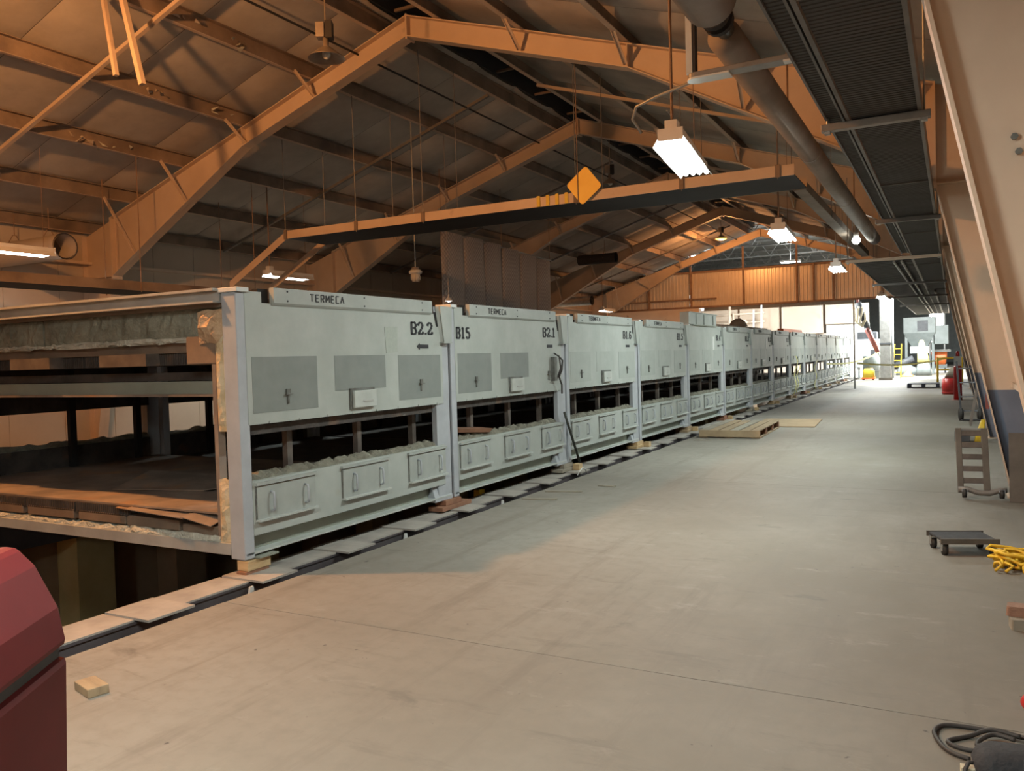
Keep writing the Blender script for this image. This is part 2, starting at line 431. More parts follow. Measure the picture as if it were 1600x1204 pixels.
apex = MB().box(XR-.015, XR+.015, -.1, .1, 6.26, 6.62).mesh('apex_plate'); apex.materials.append(M['frame_paint'])
bolt = MB()
for z in (2.1, 2.2): bolt.cyl((0, -.007, z), (0, -.022, z), .016, 6)
ORD = ['zeroth', 'first', 'nearest', 'second', 'third', 'fourth', 'fifth']
FL = ['steel portal frame standing behind the camera position', 'pale beige tapered steel column frame at the right edge, close to the camera',
      'orange-lit steel portal frame nearest the camera, spanning the whole roof', 'second orange-brown portal frame into the hall',
      'third brown portal frame into the hall, behind the quilted curtain', 'fourth brown portal frame into the hall', 'last portal frame in front of the corrugated partition']
for y, lab in zip(FR, FL):
    t = thing('portal_frame', lab, 'steel frame', (0, y, 0), 0, 'portal frames of the hall')
    for s in (-1, 1):
        h = HALF[s]
        link('rafter', h['rafter'], None, t); link('column', h['column'], None, t); link('splice_plate', h['splice_plate'], None, t)
        for me in h['brace']: link('fly_brace', me, None, t)
    link('apex_plate', apex, None, t)
    if y == 3.85:
        MB().add([], []).cyl((.22, -.007, 2.42), (.22, -.022, 2.42), .014, 6).build('bolt', 'hinge_metal', t)
        MB().cyl((.235, -.007, 2.36), (.235, -.022, 2.36), .014, 6).build('bolt', 'hinge_metal', t)
    if y > 0:   # painted dado on the right column, web sleeve of blue paint
        m = MB(); 
        def xin(z): return XR+BI-(BI-KI)*z/KZ
        for yy0, yy1 in ((-.0085, -.0062), (.0062, .0085)):
            m.prism([(xin(0)+.018, .02), (XW-.018, .02), (XW-.018, 1.12), (xin(1.12)+.018, 1.12)], 1, yy0, yy1)
        m.hexa([(xin(0)-.002, -.101, .02), (xin(0)+.0, -.101, .02), (xin(0), .101, .02), (xin(0)-.002, .101, .02),
                (xin(1.12)-.002, -.101, 1.12), (xin(1.12), -.101, 1.12), (xin(1.12), .101, 1.12), (xin(1.12)-.002, .101, 1.12)])
        m.build('painted_dado', 'wall_blue', t)

# ---------------------------------------------------------------- corrugated partition at the far end
PZ0, PZ1 = 3.6, 5.03
pw = struct(MB().box(XL, XW, YP-.04, YP+.06, PZ0-.08, PZ0).build('wall_partition', 'rust_pipe'))
MB().box(XL, XW, YP-.04, YP+.06, PZ1, PZ1+.08).build('rail', 'rust_pipe', pw)
def corr(x0, x1, y, z0, z1, pitch=.15, dep=.035):
    m = MB(); x = x0; pts = []
    while x < x1-1e-6:
        for u, v in ((0, 0), (.35, 0), (.5, 1), (.85, 1)):
            if x+u*pitch <= x1: pts.append((x+u*pitch, y+v*dep))
        x += pitch
    n = len(pts)
    m.v = [(p[0], p[1], z0) for p in pts] + [(p[0], p[1], z1) for p in pts]
    m.f = [(i, i+1, i+1+n, i+n) for i in range(n-1)]
    return m
posts = [XL, -11.9, -10.0, -7.75, -5.6, -4.95, -4.2, -2.4, -.7, XW]
for a, b in zip(posts[:-1], posts[1:]):
    corr(a+.03, b-.03, YP, PZ0, PZ1).build('corrugated_panel', 'corrugated', pw)
for x in posts[1:-1]:
    MB().box(x-.04, x+.04, YP-.09, YP+.0, PZ0-.05, PZ1+.05 if x not in (-10.0, -7.75, -5.6) else 6.0).build('post', 'rust_pipe', pw)
MB().box(XL, -8.9, YP-.05, YP-.0, PZ0+.28, PZ0+.34).build('rail', 'rust_pipe', pw)
MB().box(XL, -9.6, YP-.3, YP+.1, PZ0-.75, PZ0-.1).build('beam', 'frame_paint', pw)
# clear plastic film hanging under the partition
film = MB()
def filmsheet(m, x0, x1, z0, z1, y):
    n = max(4, int((x1-x0)/.18)); b = len(m.v)
    for i in range(n+1):
        x = x0+(x1-x0)*i/n; yy = y+.03*math.sin(i*1.9)+.02*random.random()
        m.v += [(x, yy, z0), (x, yy+.02*math.sin(i*.8), z1)]
    for i in range(n): m.f.append((b+2*i, b+2*i+2, b+2*i+3, b+2*i+1))
fs = thing('plastic_curtain', 'clear plastic sheeting hung below the corrugated partition', 'plastic sheet', (0, YP-.02, 0))
for a, b, z in ((-9.6, -7.9, 2.35), (-7.88, -6.2, 2.3), (-6.18, -4.72, 2.3), (-4.70, -3.48, .06)):
    m = MB(); filmsheet(m, a, b, z, PZ0-.07, 0); m.build('sheet', 'plastic_film', fs, True)
MB().box(-3.5, -3.44, -.03, .03, 0, PZ0-.08).build('edge_post', 'galv', fs)

# ================================================================ THE OVEN LINE
OX, OY, PITCH, ML, DEP = -4.75, 4.45, 2.97, 2.93, 4.75
def fuzzy(x0, x1, y0, y1, z0, z1, step=.05, amp=.03, seed=1):
    """lumpy strip of mineral wool"""
    r = random.Random(seed); m = MB(); ny = max(2, int((y1-y0)/step)); nx = max(2, int((x1-x0)/.04)); b = []
    for i in range(ny+1):
        row = []
        for j in range(nx+1):
            y = y0+(y1-y0)*i/ny; x = x0+(x1-x0)*j/nx
            z = z1 + (r.random()-.6)*amp*2 - (amp if j in (0, nx) else 0)
            row.append(len(m.v)); m.v.append((x+(r.random()-.5)*.012, y+(r.random()-.5)*step*.5, max(z0+.005, z)))
        b.append(row)
    for i in range(ny):
        for j in range(nx): m.f.append((b[i][j], b[i][j+1], b[i+1][j+1], b[i+1][j]))
    o = len(m.v)
    bot = []
    for i in range(ny+1):
        y = y0+(y1-y0)*i/ny; bot.append((len(m.v), len(m.v)+1)); m.v += [(x0, y, z0), (x1, y, z0)]
    for i in range(ny):
        m.f.append((bot[i][1], bot[i+1][1], b[i+1][nx], b[i][nx])); m.f.append((bot[i+1][0], bot[i][0], b[i][0], b[i+1][0]))
    m.f.append(tuple([bot[0][0], bot[0][1]] + b[0][::-1])); m.f.append(tuple([bot[ny][1], bot[ny][0]] + b[ny]))
    return m

def lumpy_face(x0, x1, z0, z1, y, depth, amp, step=.06, seed=3, rnd=.0):
    """lumpy wool block whose rough face looks down -Y; a closed solid of the given depth"""
    r = random.Random(seed); m = MB(); nx = max(3, int((x1-x0)/step)); nz = max(3, int((z1-z0)/step)); g = []
    for k in range(nz+1):
        row = []
        for i in range(nx+1):
            e = 0 if (i in (0, nx) or k in (0, nz)) else 1
            x = x0+(x1-x0)*i/nx; z = z0+(z1-z0)*k/nz
            row.append(len(m.v)); m.v.append((x+(r.random()-.5)*step*.4*e, y-(amp*r.random()+rnd*math.sin(math.pi*i/nx)*math.sin(math.pi*k/nz))*(.3+.7*e), z+(r.random()-.5)*step*.5))
        g.append(row)
    for k in range(nz):
        for i in range(nx): m.f.append((g[k][i], g[k][i+1], g[k+1][i+1], g[k+1][i]))
    B = len(m.v); m.v += [(x0, y+depth, z0), (x1, y+depth, z0), (x1, y+depth, z1), (x0, y+depth, z1)]
    m.f.append((B+3, B+2, B+1, B))
    m.f.append(tuple(g[0][::-1]) + (B, B+1)); m.f.append(tuple(g[nz]) + (B+2, B+3))
    m.f.append(tuple(g[k][nx] for k in range(nz, -1, -1)) + (B+1, B+2)); m.f.append(tuple(g[k][0] for k in range(nz+1)) + (B+3, B))
    return m

# lettering -------------------------------------------------------
GL = {'T': [[(0,1),(.9,1)], [(.45,1),(.45,0)]], 'E': [[(.85,1),(.1,1),(.1,0),(.85,0)], [(.1,.5),(.75,.5)]],
      'R': [[(.1,0),(.1,1),(.85,1),(.85,.5),(.1,.5)], [(.45,.5),(.85,0)]], 'M': [[(.05,0),(.05,1),(.5,.35),(.95,1),(.95,0)]],
      'C': [[(.85,1),(.1,1),(.1,0),(.85,0)]], 'A': [[(0,0),(.45,1),(.9,0)]]}
def brand_mesh(w, h, t):
    m = MB(); word = 'TERMECA'; adv = w/len(word); cw = adv*.74
    for i, ch in enumerate(word):
        for line in GL[ch]:
            for a, b in zip(line[:-1], line[1:]):
                m.bar((0, i*adv+a[0]*cw, a[1]*h), (0, i*adv+b[0]*cw, b[1]*h), t, .004, up=(1, 0, 0))
    return m.mesh('brand_lettering')
BRAND = brand_mesh(.45, .058, .009); BRAND.materials.append(M['stencil_black'])
SG = {'B': [[(.10,0),(.10,1)], [(.0,.97),(.55,.97)], [(.0,.03),(.55,.03)], [(.25,.52),(.55,.52)], [(.55,.97),(.78,.88),(.78,.62),(.55,.54)], [(.55,.50),(.82,.40),(.82,.13),(.55,.03)]],
      '2': [[(.08,.72),(.12,.88),(.32,.98),(.55,.98)], [(.58,.97),(.78,.86),(.78,.66),(.62,.48)], [(.58,.44),(.22,.18),(.08,.06)], [(.06,.05),(.84,.05)], [(.82,.05),(.84,.24)]],
      '1': [[(.42,0),(.42,1)], [(.42,.98),(.18,.82)], [(.12,.03),(.74,.03)]],
      '3': [[(.10,.80),(.30,.97),(.55,.97)], [(.58,.96),(.78,.84),(.76,.62),(.55,.53)], [(.32,.53),(.52,.53)], [(.56,.51),(.82,.38),(.80,.14),(.56,.03)], [(.52,.03),(.28,.03),(.08,.18)]],
      '4': [[(.62,0),(.62,1)], [(.58,.96),(.08,.34)], [(.06,.30),(.86,.30)], [(.42,.03),(.82,.03)]],
      '5': [[(.16,.55),(.16,.97)], [(.16,.96),(.80,.96)], [(.18,.55),(.52,.60)], [(.56,.59),(.82,.44),(.82,.18),(.58,.04)], [(.54,.03),(.26,.03),(.06,.16)]],
      '6': [[(.12,.2),(.12,.78)], [(.14,.82),(.34,.97),(.56,.97),(.76,.84)], [(.14,.18),(.34,.03),(.52,.03)], [(.56,.04),(.82,.18),(.82,.40),(.56,.54)], [(.52,.55),(.20,.50)]],
      '.': [[(.2,0),(.2,.14)]]}
SGM = {}
def stencil(body, y, z, parent, w=.40):
    h = .122; cells = sum(.42 if c == '.' else 1 for c in body); cw = w/cells
    if (body, w) not in SGM:
        m = MB(); x = 0
        for ch in body:
            for line in SG[ch]:
                for a, b in zip(line[:-1], line[1:]):
                    dy, dz = (b[0]-a[0])*cw*.92, (b[1]-a[1])*h; t = .017+.017*abs(dz)/(math.hypot(dy, dz)+1e-9)
                    m.bar((0, x+a[0]*cw*.92, a[1]*h), (0, x+b[0]*cw*.92, b[1]*h), t, .003, up=(1, 0, 0))
            x += cw*(.42 if ch == '.' else 1)
        SGM[(body, w)] = m.mesh('stencil_marking'); SGM[(body, w)].materials.append(M['stencil_black'])
    return link('stencil_marking', SGM[(body, w)], None, parent, loc=(.0062, y, z))
ARROW = MB().prism([(0, 0), (.055, .032), (.055, .02), (.21, .018), (.21, -.022), (.055, -.02), (.055, -.035)], 0, 0, .002).mesh('arrow'); ARROW.materials.append(M['stencil_black'])
DASH = MB().prism([(0, -.02), (.17, -.02), (.17, .02), (0, .02)], 0, 0, .002).mesh('dash'); DASH.materials.append(M['stencil_black'])
PATCH = {}
def patch(y0, y1, z0, z1, mat, parent):
    k = (y0, y1, z0, z1, mat)
    if k not in PATCH:
        PATCH[k] = MB().box(.0035, .0065, y0, y1, z0, z1).mesh('patch'); PATCH[k].materials.append(M[mat])
    return link('painted_patch', PATCH[k], None, parent)

def oven_proto():
    r = thing('oven_section', '', 'oven section', (OX, OY, 0))
    MB().box(-.15, 0, 0, .10, .118, 2.16).box(-.165, -.15, .02, .06, .118, 2.16).build('post', 'oven_post', r, bevel=.008)
    MB().box(-.17, .03, -.012, .11, 2.16, 2.195).build('post_cap', 'white_plastic', r, bevel=.004)
    m = MB(); m.box(-.07, -.008, 2.68, ML, .118, 2.16)
    m.prism([(-.12, .118), (.0, .118), (.0, .15), (-.05, .3)], 1, 2.60, ML); m.build('post', 'oven_post', r, bevel=.004)
    # upper cladding
    m = MB(); m.box(-.03, .004, .085, 2.80, 1.143, 2.085); m.box(-.03, .004, .085, .26, 2.085, 2.17)
    m.box(-.05, -.03, .06, 2.80, 1.143, 1.16)
    for i in range(8): m.cyl((-.01, .3+i*.34, 1.152), (.012, .3+i*.34, 1.152), .011, 6)
    m.build('upper_panel', 'oven_paint', r)
    m = MB(); m.box(-.02, .03, .37, 2.60, 2.09, 2.21); m.hexa([(-.02,.37,2.07),(.012,.37,2.07),(.012,2.6,2.07),(-.02,2.6,2.07),(-.02,.37,2.09),(.03,.37,2.09),(.03,2.6,2.09),(-.02,2.6,2.09)])
    h = m.build('header', 'oven_cover', r)
    link('brand_lettering', BRAND, None, h, loc=(.0325, .784, 2.12))
    rme = MB().cyl((.03, 0, 0), (.034, 0, 0), .008, 6).mesh('rivet'); rme.materials.append(M['stencil_black'])
    for y in (.52, 1.5, 2.42):
        for z in (2.11, 2.185): link('rivet', rme, None, h, loc=(0, y, z))
    for a, b in ((.26, .37), (2.60, 2.70)):
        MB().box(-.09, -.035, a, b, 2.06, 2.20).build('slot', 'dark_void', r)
    # sloping bracket plate at the far top corner
    m = MB(); m.prism([(2.72, 2.165), (2.95, 2.16), (2.93, 1.79), (2.79, 1.79)], 0, .03, .045)
    m.hexa([(-.0,2.70,2.16),(.03,2.72,2.16),(.03,2.735,2.16),(0,2.715,2.16),(-.0,2.77,1.79),(.03,2.79,1.79),(.03,2.80,1.79),(0,2.785,1.79)])
    m.box(.0, .06, 2.76, 2.92, 1.775, 1.79); m.build('corner_bracket', 'oven_cover', r)
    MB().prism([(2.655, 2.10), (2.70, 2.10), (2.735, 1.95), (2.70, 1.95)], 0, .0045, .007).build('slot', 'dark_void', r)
    # latches
    for y, z in ((.508, 1.37), (2.39, 1.38)):
        m = MB(); m.box(.0, .022, y-.02, y+.02, z-.01, z+.035); m.box(.0, .035, y-.034, y+.034, z-.012, z-.004); m.cyl((.014, y, z-.085), (.014, y, z), .009, 8)
        m.build('latch', 'hinge_metal', r)
    # small inspection box
    m = MB(); m.box(0, .045, 1.30, 1.62, 1.195, 1.35); t = m.build('inspection_box', 'oven_lip', r, bevel=.006)
    MB().box(.0, .02, 1.275, 1.30, 1.185, 1.37).box(.0, .02, 1.275, 1.62, 1.352, 1.372).build('frame', 'hinge_metal', t)
    MB().box(.0455, .05, 1.42, 1.56, 1.245, 1.26).build('grip', 'channel_grey', t)
    # lower wall with three lift-off covers
    MB().box(-.03, 0, .10, 2.80, .288, .71).box(-.09, -.03, .10, 2.72, .695, .71).build('lower_panel', 'oven_paint', r)
    cov = None
    for a in (.134, 1.145, 2.145):
        if cov is None:
            cov = link('access_cover', MB().box(0, .014, 0, .652, .405, .665).mesh('access_cover'), 'oven_cover', r, bevel=.004, loc=(0, a, 0))
            c0 = MB().box(0, .045, -.01, .655, .392, .408).build('drip_lip', 'oven_lip', cov)
            MB().box(0, .03, -.02, .66, .672, .695).build('top_rail', 'oven_cover', cov)
            MB().box(.001, .006, -.012, .0, .41, .67).box(.001, .01, -.01, .66, .662, .672).build('seal', 'hinge_metal', cov)
            for y in (.14, .525):
                m = MB(); m.tube([(.012, y, .455), (.045, y, .462), (.05, y, .49), (.05, y, .575), (.045, y, .602), (.012, y, .61)], .0095, 6)
                m.build('handle', 'oven_post', cov, True)
        else:
            c = dup(cov, r); c.location = (0, a, 0)
    # base channel
    MB().box(-.11, -.095, .1, 2.8, .165, .30).box(-.11, -.03, .1, 2.8, .285, .292).build('base_web', 'green_web', r)
    MB().box(-.13, .0, .02, 2.9, .148, .165).build('base_flange', 'oven_lip', r)
    # wool showing along the sill
    fuzzy(-.17, -.035, .11, 2.70, .55, .755, .04, .026, 11).build('wool_sill', 'wool_sill', r)
    fuzzy(-.17, -.06, .1, 2.75, 1.06, 1.15, .06, .012, 5).build('wool_edge', 'inner_dark', r)
    # lining and inner posts
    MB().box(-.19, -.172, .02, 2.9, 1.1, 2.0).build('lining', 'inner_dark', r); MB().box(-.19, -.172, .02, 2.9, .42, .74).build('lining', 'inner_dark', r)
    for y in (.72, 1.64, 2.53):
        MB().box(-.25, -.195, y-.03, y+.03, .42, 2.0).build('inner_post', 'inner_steel', r)
    # far side of the oven
    MB().box(-DEP, -DEP+.15, 0, .1, .118, 2.16).build('post', 'oven_post', r); MB().box(-DEP, -DEP+.12, 2.75, ML, .118, 2.16).build('post', 'oven_post', r)
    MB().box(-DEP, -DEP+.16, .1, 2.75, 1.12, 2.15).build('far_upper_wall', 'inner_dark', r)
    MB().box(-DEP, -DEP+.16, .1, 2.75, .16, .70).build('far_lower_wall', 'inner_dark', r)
    fuzzy(-DEP+.01, -DEP+.15, .11, 2.74, .69, .75, .09, .03, 23).build('wool_sill', 'wool_sill', r)
    for y in (.72, 1.64, 2.53):
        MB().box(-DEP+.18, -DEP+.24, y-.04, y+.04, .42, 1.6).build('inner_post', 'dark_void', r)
    # roof and floor boxes
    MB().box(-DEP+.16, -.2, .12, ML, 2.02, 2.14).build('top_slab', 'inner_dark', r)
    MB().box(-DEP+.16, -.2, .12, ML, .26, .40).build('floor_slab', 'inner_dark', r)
    MB().box(-DEP, -.15, .0, .07, .148, .235).build('end_channel', 'channel_grey', r)
    for x in (-1.4, -2.7, -3.9):
        MB().box(x-.3, x+.3, .05, ML, 1.62, 1.72).build('air_duct', 'inner_steel', r)
    return r

proto = oven_proto()
NSEC = 14
LAB = ['nearest oven section, open at its end, stencilled B2.2 with three grey patches', 'second oven section, stencilled B15 and B2.1, with two grey patches',
       'third oven section from the camera, stencilled B1.6, a dark rod leaning at its corner', 'fourth oven section from the camera, stencilled B1.5',
       'fifth oven section from the camera, taller with a raised hood', 'sixth oven section, just beyond the one with the raised hood', 'seventh oven section along the line',
       'eighth oven section along the line', 'ninth oven section, beside the hanging yellow tape', 'tenth oven section along the line', 'eleventh oven section along the line',
       'twelfth oven section, near the plastic curtain', 'thirteenth oven section, in the bright light behind the plastic curtain', 'last and farthest oven section at the bright end']
SECT = [proto]
for i in range(1, NSEC):
    c = dup(proto); c.location = (OX, OY+i*PITCH, 0); SECT.append(c)
for i, r in enumerate(SECT):
    tag(r, LAB[i], 'oven section', 'row of oven sections')
    pat = 'oven_patch' if i < 2 else 'oven_patch_pale'
    patch(.134, .865, 1.229, 1.666, pat, r)
    patch(1.088, 1.813, 1.357, 1.665, pat if i != 1 else 'oven_patch', r)
    if i != 1: patch(2.02, 2.757, 1.22, 1.658, pat, r)
    mk = ['B2.2', 'B2.1', 'B1.6', 'B1.5', 'B1.4', 'B1.3', 'B1.2', 'B1.1'][i] if i < 8 else None
    if mk:
        stencil(mk, 2.25, 1.865, r)
        if i == 0: link('arrow_marking', ARROW, None, r, loc=(.006, 2.335, 1.745))
        else: link('dash_marking', DASH, None, r, loc=(.006, 2.36, 1.745))
    if i == 1: stencil('B15', .12, 1.83, r, .30)
    if i == 0:
        MB().prism([(1.815, 1.93), (2.02, 1.935), (2.015, 1.69), (1.835, 1.68)], 0, .0045, .007).build('notice_sheet', 'paper', r)
    if i in (4, 6):
        MB().box(.0045, .008, 1.93, 2.08, 1.66, 1.95).build('notice_sheet', 'white_plastic', r)
    if i == 4:    # raised hood replaces the header
        for ch in list(r.children):
            if ch.name.startswith('header'):
                for g in list(ch.children): bpy.data.objects.remove(g)
                bpy.data.objects.remove(ch)
        m = MB(); m.box(-.02, .03, .05, 2.2, 2.19, 2.43)
        m.build('hood', 'oven_cover', r); MB().box(-.03, .004, .26, 2.70, 2.086, 2.19).build('upper_panel', 'oven_paint', r)
        MB().box(-.15, .035, .0, .30, 2.20, 2.44).build('hood_end', 'oven_paint', r)
        for y in (.55, 1.15, 1.9): MB().box(.03, .05, y-.02, y+.02, 2.2, 2.41).build('hood_rib', 'oven_paint', r)
        MB().box(-.02, .05, .0, 2.25, 2.43, 2.445).build('hood_rim', 'oven_cover', r); MB().box(-.02, .045, .3, 2.25, 2.17, 2.19).build('hood_rim', 'green_web', r)
# control cable bundle on section two
c = SECT[1]
MB().box(.0, .06, 2.47, 2.55, 1.28, 1.60).build('junction_box', 'hinge_metal', c)
MB().tube([(.05, 2.60, 1.62), (.09, 2.66, 1.55), (.09, 2.63, 1.42), (.07, 2.58, 1.33), (.07, 2.66, 1.22), (.05, 2.7, 1.1)], .012, 6).build('cable', 'hose_dark', c, True)
MB().tube([(.04, 2.50, 1.65), (.08, 2.58, 1.6), (.09, 2.6, 1.45), (.05, 2.55, 1.3)], .01, 6).build('cable', 'hose_dark', c, True)

# ---- open end of the nearest section
r = SECT[0]; ye = .0
MB().box(-DEP, -.17, .0, .05, 2.10, 2.19).box(-DEP, -.17, -.06, .12, 2.175, 2.195).box(-DEP, -.17, -.06, .05, 2.085, 2.10).build('end_top_channel', 'channel_grey', r)
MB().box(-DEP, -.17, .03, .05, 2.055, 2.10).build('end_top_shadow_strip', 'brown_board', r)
lumpy_face(-2.55, -.2, 1.83, 2.07, .12, .4, .03, .06, 31).build('wool_end', 'wool_green', r)
lumpy_face(-4.6, -2.57, 1.83, 2.06, .12, .4, .03, .06, 32).build('wool_end', 'wool_green', r)
lumpy_face(-4.6, -.35, 1.80, 1.835, .10, .3, .02, .05, 33).build('wool_fringe', 'wool_pale', r)
MB().box(-4.6, -.45, .16, 2.8, 1.72, 1.80).build('roof_board', 'brown_board', r)
def ribbed(x0, x1, y, z0, z1, n):
    m = MB(); w = (x1-x0)/n
    for i in range(n): m.box(x0+i*w+.15*w, x0+(i+1)*w-.15*w, y, y+.03, z0, z1)
    m.box(x0, x1, y+.02, y+2.6, z0, z1); return m
for a, b in ((-1.30, -.55), (-2.08, -1.33), (-2.86, -2.11), (-3.64, -2.89), (-4.42, -3.67)):
    ribbed(a, b, .18, 1.62, 1.715, 26).build('ribbed_duct', 'inner_dark', r)
MB().box(-.58, -.22, .02, .3, 1.62, 1.84).build('end_block', 'brown_board', r, bevel=.01)
MB().box(-DEP+.2, -.26, .24, .34, 1.49, 1.56).build('cross_beam', 'inner_dark', r)
MB().box(-DEP+.2, -.24, .22, .30, 1.38, 1.485).build('cross_beam', 'green_web', r)
MB().box(-DEP+.2, -.24, .17, .30, 1.36, 1.38).build('cross_flange', 'sheet_rust', r)
lumpy_face(-.42, -.16, 1.78, 2.03, .02, .2, .05, .05, 41, .05).build('wool_tuft', 'wool_orange', r)
lumpy_face(-.25, -.155, 1.10, 1.86, .02, .3, .008, .04, 42, .03).build('quilted_wool', 'wool_quilt', r)
lumpy_face(-.27, -.155, .24, .73, .02, .3, .01, .04, 43, .02).build('quilted_wool', 'wool_quilt', r)
MB().box(-.30, -.26, .02, .09, .26, 1.62).build('end_post', 'sheet_rust', r)
MB().box(-DEP+.16, -.3, .06, 2.85, .44, .455).build('floor_sheet', 'sheet_rust', r)
def tri(pts, z): 
    m = MB(); m.hexa(pts); return m
MB().hexa([(-1.5,.0,.43),(-.62,-.05,.405),(-.55,.75,.46),(-1.65,.75,.46),(-1.5,.0,.436),(-.62,-.05,.411),(-.55,.75,.466),(-1.65,.75,.466)]).build('loose_sheet', 'sheet_rust', r)
MB().hexa([(-.66,-.04,.415),(-.33,-.03,.36),(-.32,.5,.49),(-.70,.5,.47),(-.66,-.04,.421),(-.33,-.03,.366),(-.32,.5,.496),(-.70,.5,.476)]).build('loose_sheet', 'sheet_rust', r)
MB().hexa([(-2.3,.55,.46),(-1.3,.75,.47),(-1.0,1.5,.48),(-2.6,1.2,.54),(-2.3,.55,.466),(-1.3,.75,.476),(-1.0,1.5,.486),(-2.6,1.2,.546)]).build('loose_sheet', 'sheet_rust', r)
for a, b in ((-2.08, -1.38), (-2.82, -2.1), (-3.56, -2.84), (-4.3, -3.58)):
    ribbed(a, b, .03, .36, .44, 26).build('ribbed_duct', 'inner_dark', r)
for a, b, z in ((-.72, -.32, .265), (-1.40, -.76, .285), (-2.05, -1.42, .29), (-2.8, -2.12, .29), (-3.55, -2.88, .29), (-4.3, -3.63, .29)):
    MB().box(a, b, .03, .3, z, z+.085).build('insulation_board', 'brown_board', r, bevel=.006)
lumpy_face(-1.35, -.28, .195, .285, .02, .3, .02, .05, 51).build('wool_floor', 'wool_pale', r)
lumpy_face(-4.6, -1.36, .215, .27, .03, .3, .015, .05, 52).build('wool_floor', 'wool_pale', r)

# ---------------------------------------------------------------- beam over the pit, cover plates, packing
bm = MB(); bm.box(-4.92, -4.615, Y0, 47.5, -.03, -.012).box(-4.75, -4.72, Y0, 47.5, -.42, -.03).box(-4.92, -4.615, Y0, 47.5, -.45, -.42).box(-4.635, -4.625, Y0, 47.5, -.42, -.03)
tag(bm.build('pit_beam', 'beam_paint'), 'dark steel beam running along the pit edge under the oven posts', 'beam')
bm = MB(); bm.box(-9.5, -9.25, Y0, 47.5, -.03, -.012).box(-9.39, -9.36, Y0, 47.5, -.42, -.03)
tag(bm.build('pit_beam', 'beam_paint'), 'steel beam under the far side of the oven line', 'beam')
st = MB().box(-4.93, -4.62, 0, .60, -.012, .0).mesh('strip'); st.materials.append(M['plate_steel'])
pl = MB().box(-4.91, -4.485, 0, .36, -.002, .014).mesh('cover_plate'); pl.materials.append(M['plate_steel'])
SNAME = ['the nearest section', 'the second section', 'the third section', 'the fourth section', 'the hooded section'] + ['the %s section' % w_ for w_ in ('sixth', 'seventh', 'eighth', 'ninth', 'tenth', 'eleventh', 'twelfth', 'thirteenth', 'last')]
SEEN = {}
def where(y, kind):
    k = -1 if y < OY else min(int((y-OY)/PITCH), NSEC-1); n = SEEN[(kind, k)] = SEEN.get((kind, k), -1)+1
    return ('first', 'second', 'third', 'fourth', 'fifth')[n], 'before the open oven end' if k < 0 else 'along ' + SNAME[k]
for i in range(45):
    y = 2.42+i*.97
    if i < 26 or i % 2 == 0:
        o = link('cover_plate', pl, None, loc=(random.uniform(-.01, .01), y+random.uniform(-.02, .02), 0))
        tag(o, '%s grey cover plate on the pit edge %s' % where(y+.2, 'plate'), 'plate', 'cover plates along the pit edge')
    o = link('bearing_strip', st, None, loc=(0, y+.365, 0))
    tag(o, '%s flat bearing strip on the pit-edge beam %s' % where(y+.6, 'strip'), 'plate', 'flat strips along the pit edge')
gus = MB().prism([(-.05, -.16), (.05, -.16), (.012, -.02), (-.012, -.02)], 1, 0, .012).mesh('bracket'); gus.materials.append(M['white_plastic'])
for k, (y, w) in enumerate(((4.30, 'in front of the nearest oven post'), (6.22, 'below the far end of section B2.2'), (8.10, 'below the middle of section B2.1'))):
    o = link('gusset_bracket', MB().prism([(y-.05, -.17), (y+.05, -.17), (y+.015, -.015), (y-.015, -.015)], 0, -4.55, -4.535).mesh('gusset'), 'white_plastic'); tag(o, 'small white triangular bracket '+w, 'bracket')

names = ['the open end of section B2.2', 'sections B2.2 and B2.1', 'sections B2.1 and B1.6', 'sections B1.6 and B1.5', 'section B1.5 and the hooded section', 'the hooded section and the sixth section'] + \
        ['the %s and %s sections' % p for p in (('sixth','seventh'),('seventh','eighth'),('eighth','ninth'),('ninth','tenth'),('tenth','eleventh'),('eleventh','twelfth'),('twelfth','thirteenth'),('thirteenth','fourteenth'))]
for i in range(14):
    y = OY+i*PITCH; w = 'under ' + names[i] if i == 0 else 'under the joint of ' + names[i]
    if i == 0:
        tag(MB().box(-4.83, -4.73, y-.02, y+.22, .001, .035).build('packing_block', 'wood_red', bevel=.004), 'dark lower timber under the open end of section B2.2', 'timber block')
        tag(MB().box(-4.84, -4.725, y+.0, y+.235, .036, .112).build('packing_block', 'wood_new', bevel=.004), 'pale upper timber under the post at the open end of B2.2', 'timber block')
        tag(MB().box(-4.86, -4.70, y+.10, y+.30, .118, .13).build('shim_plate', 'green_web'), 'thin steel shim under the base flange beside the nearest post', 'plate')
    else:
        mat = ('wood_red', 'wood_grey', 'wood_new', 'wood_old')[(i-1) % 4]
        tag(MB().box(-4.88, -4.70, y-.32, y+.26, .015, .06).build('packing_block', mat, bevel=.004), 'long lower packing timber ' + w, 'timber block')
        tag(MB().box(-4.86, -4.72, y-.22, y+.08, .061, .117).build('packing_block', 'wood_red' if i == 1 else mat, bevel=.004), 'short upper packing timber ' + w, 'timber block')
        if i > 1:
            tag(MB().box(-4.70, -4.60, y+.02, y+.13, .015, .10).build('packing_block', 'wood_new', bevel=.004), 'small pale end-grain block before ' + names[i], 'timber block')
for i in range(15):
    y = OY+min(i, 13)*PITCH+(ML-.2 if i == 14 else 0)
    tag(MB().box(-9.48, -9.3, y-.2, y+.2, -.011, .117).build('packing_block', 'wood_old'), 'packing timber under the far side of ' + (SNAME[i] if i < 14 else 'the oven line at its very end'), 'timber block', 'packing timbers under the far oven side')

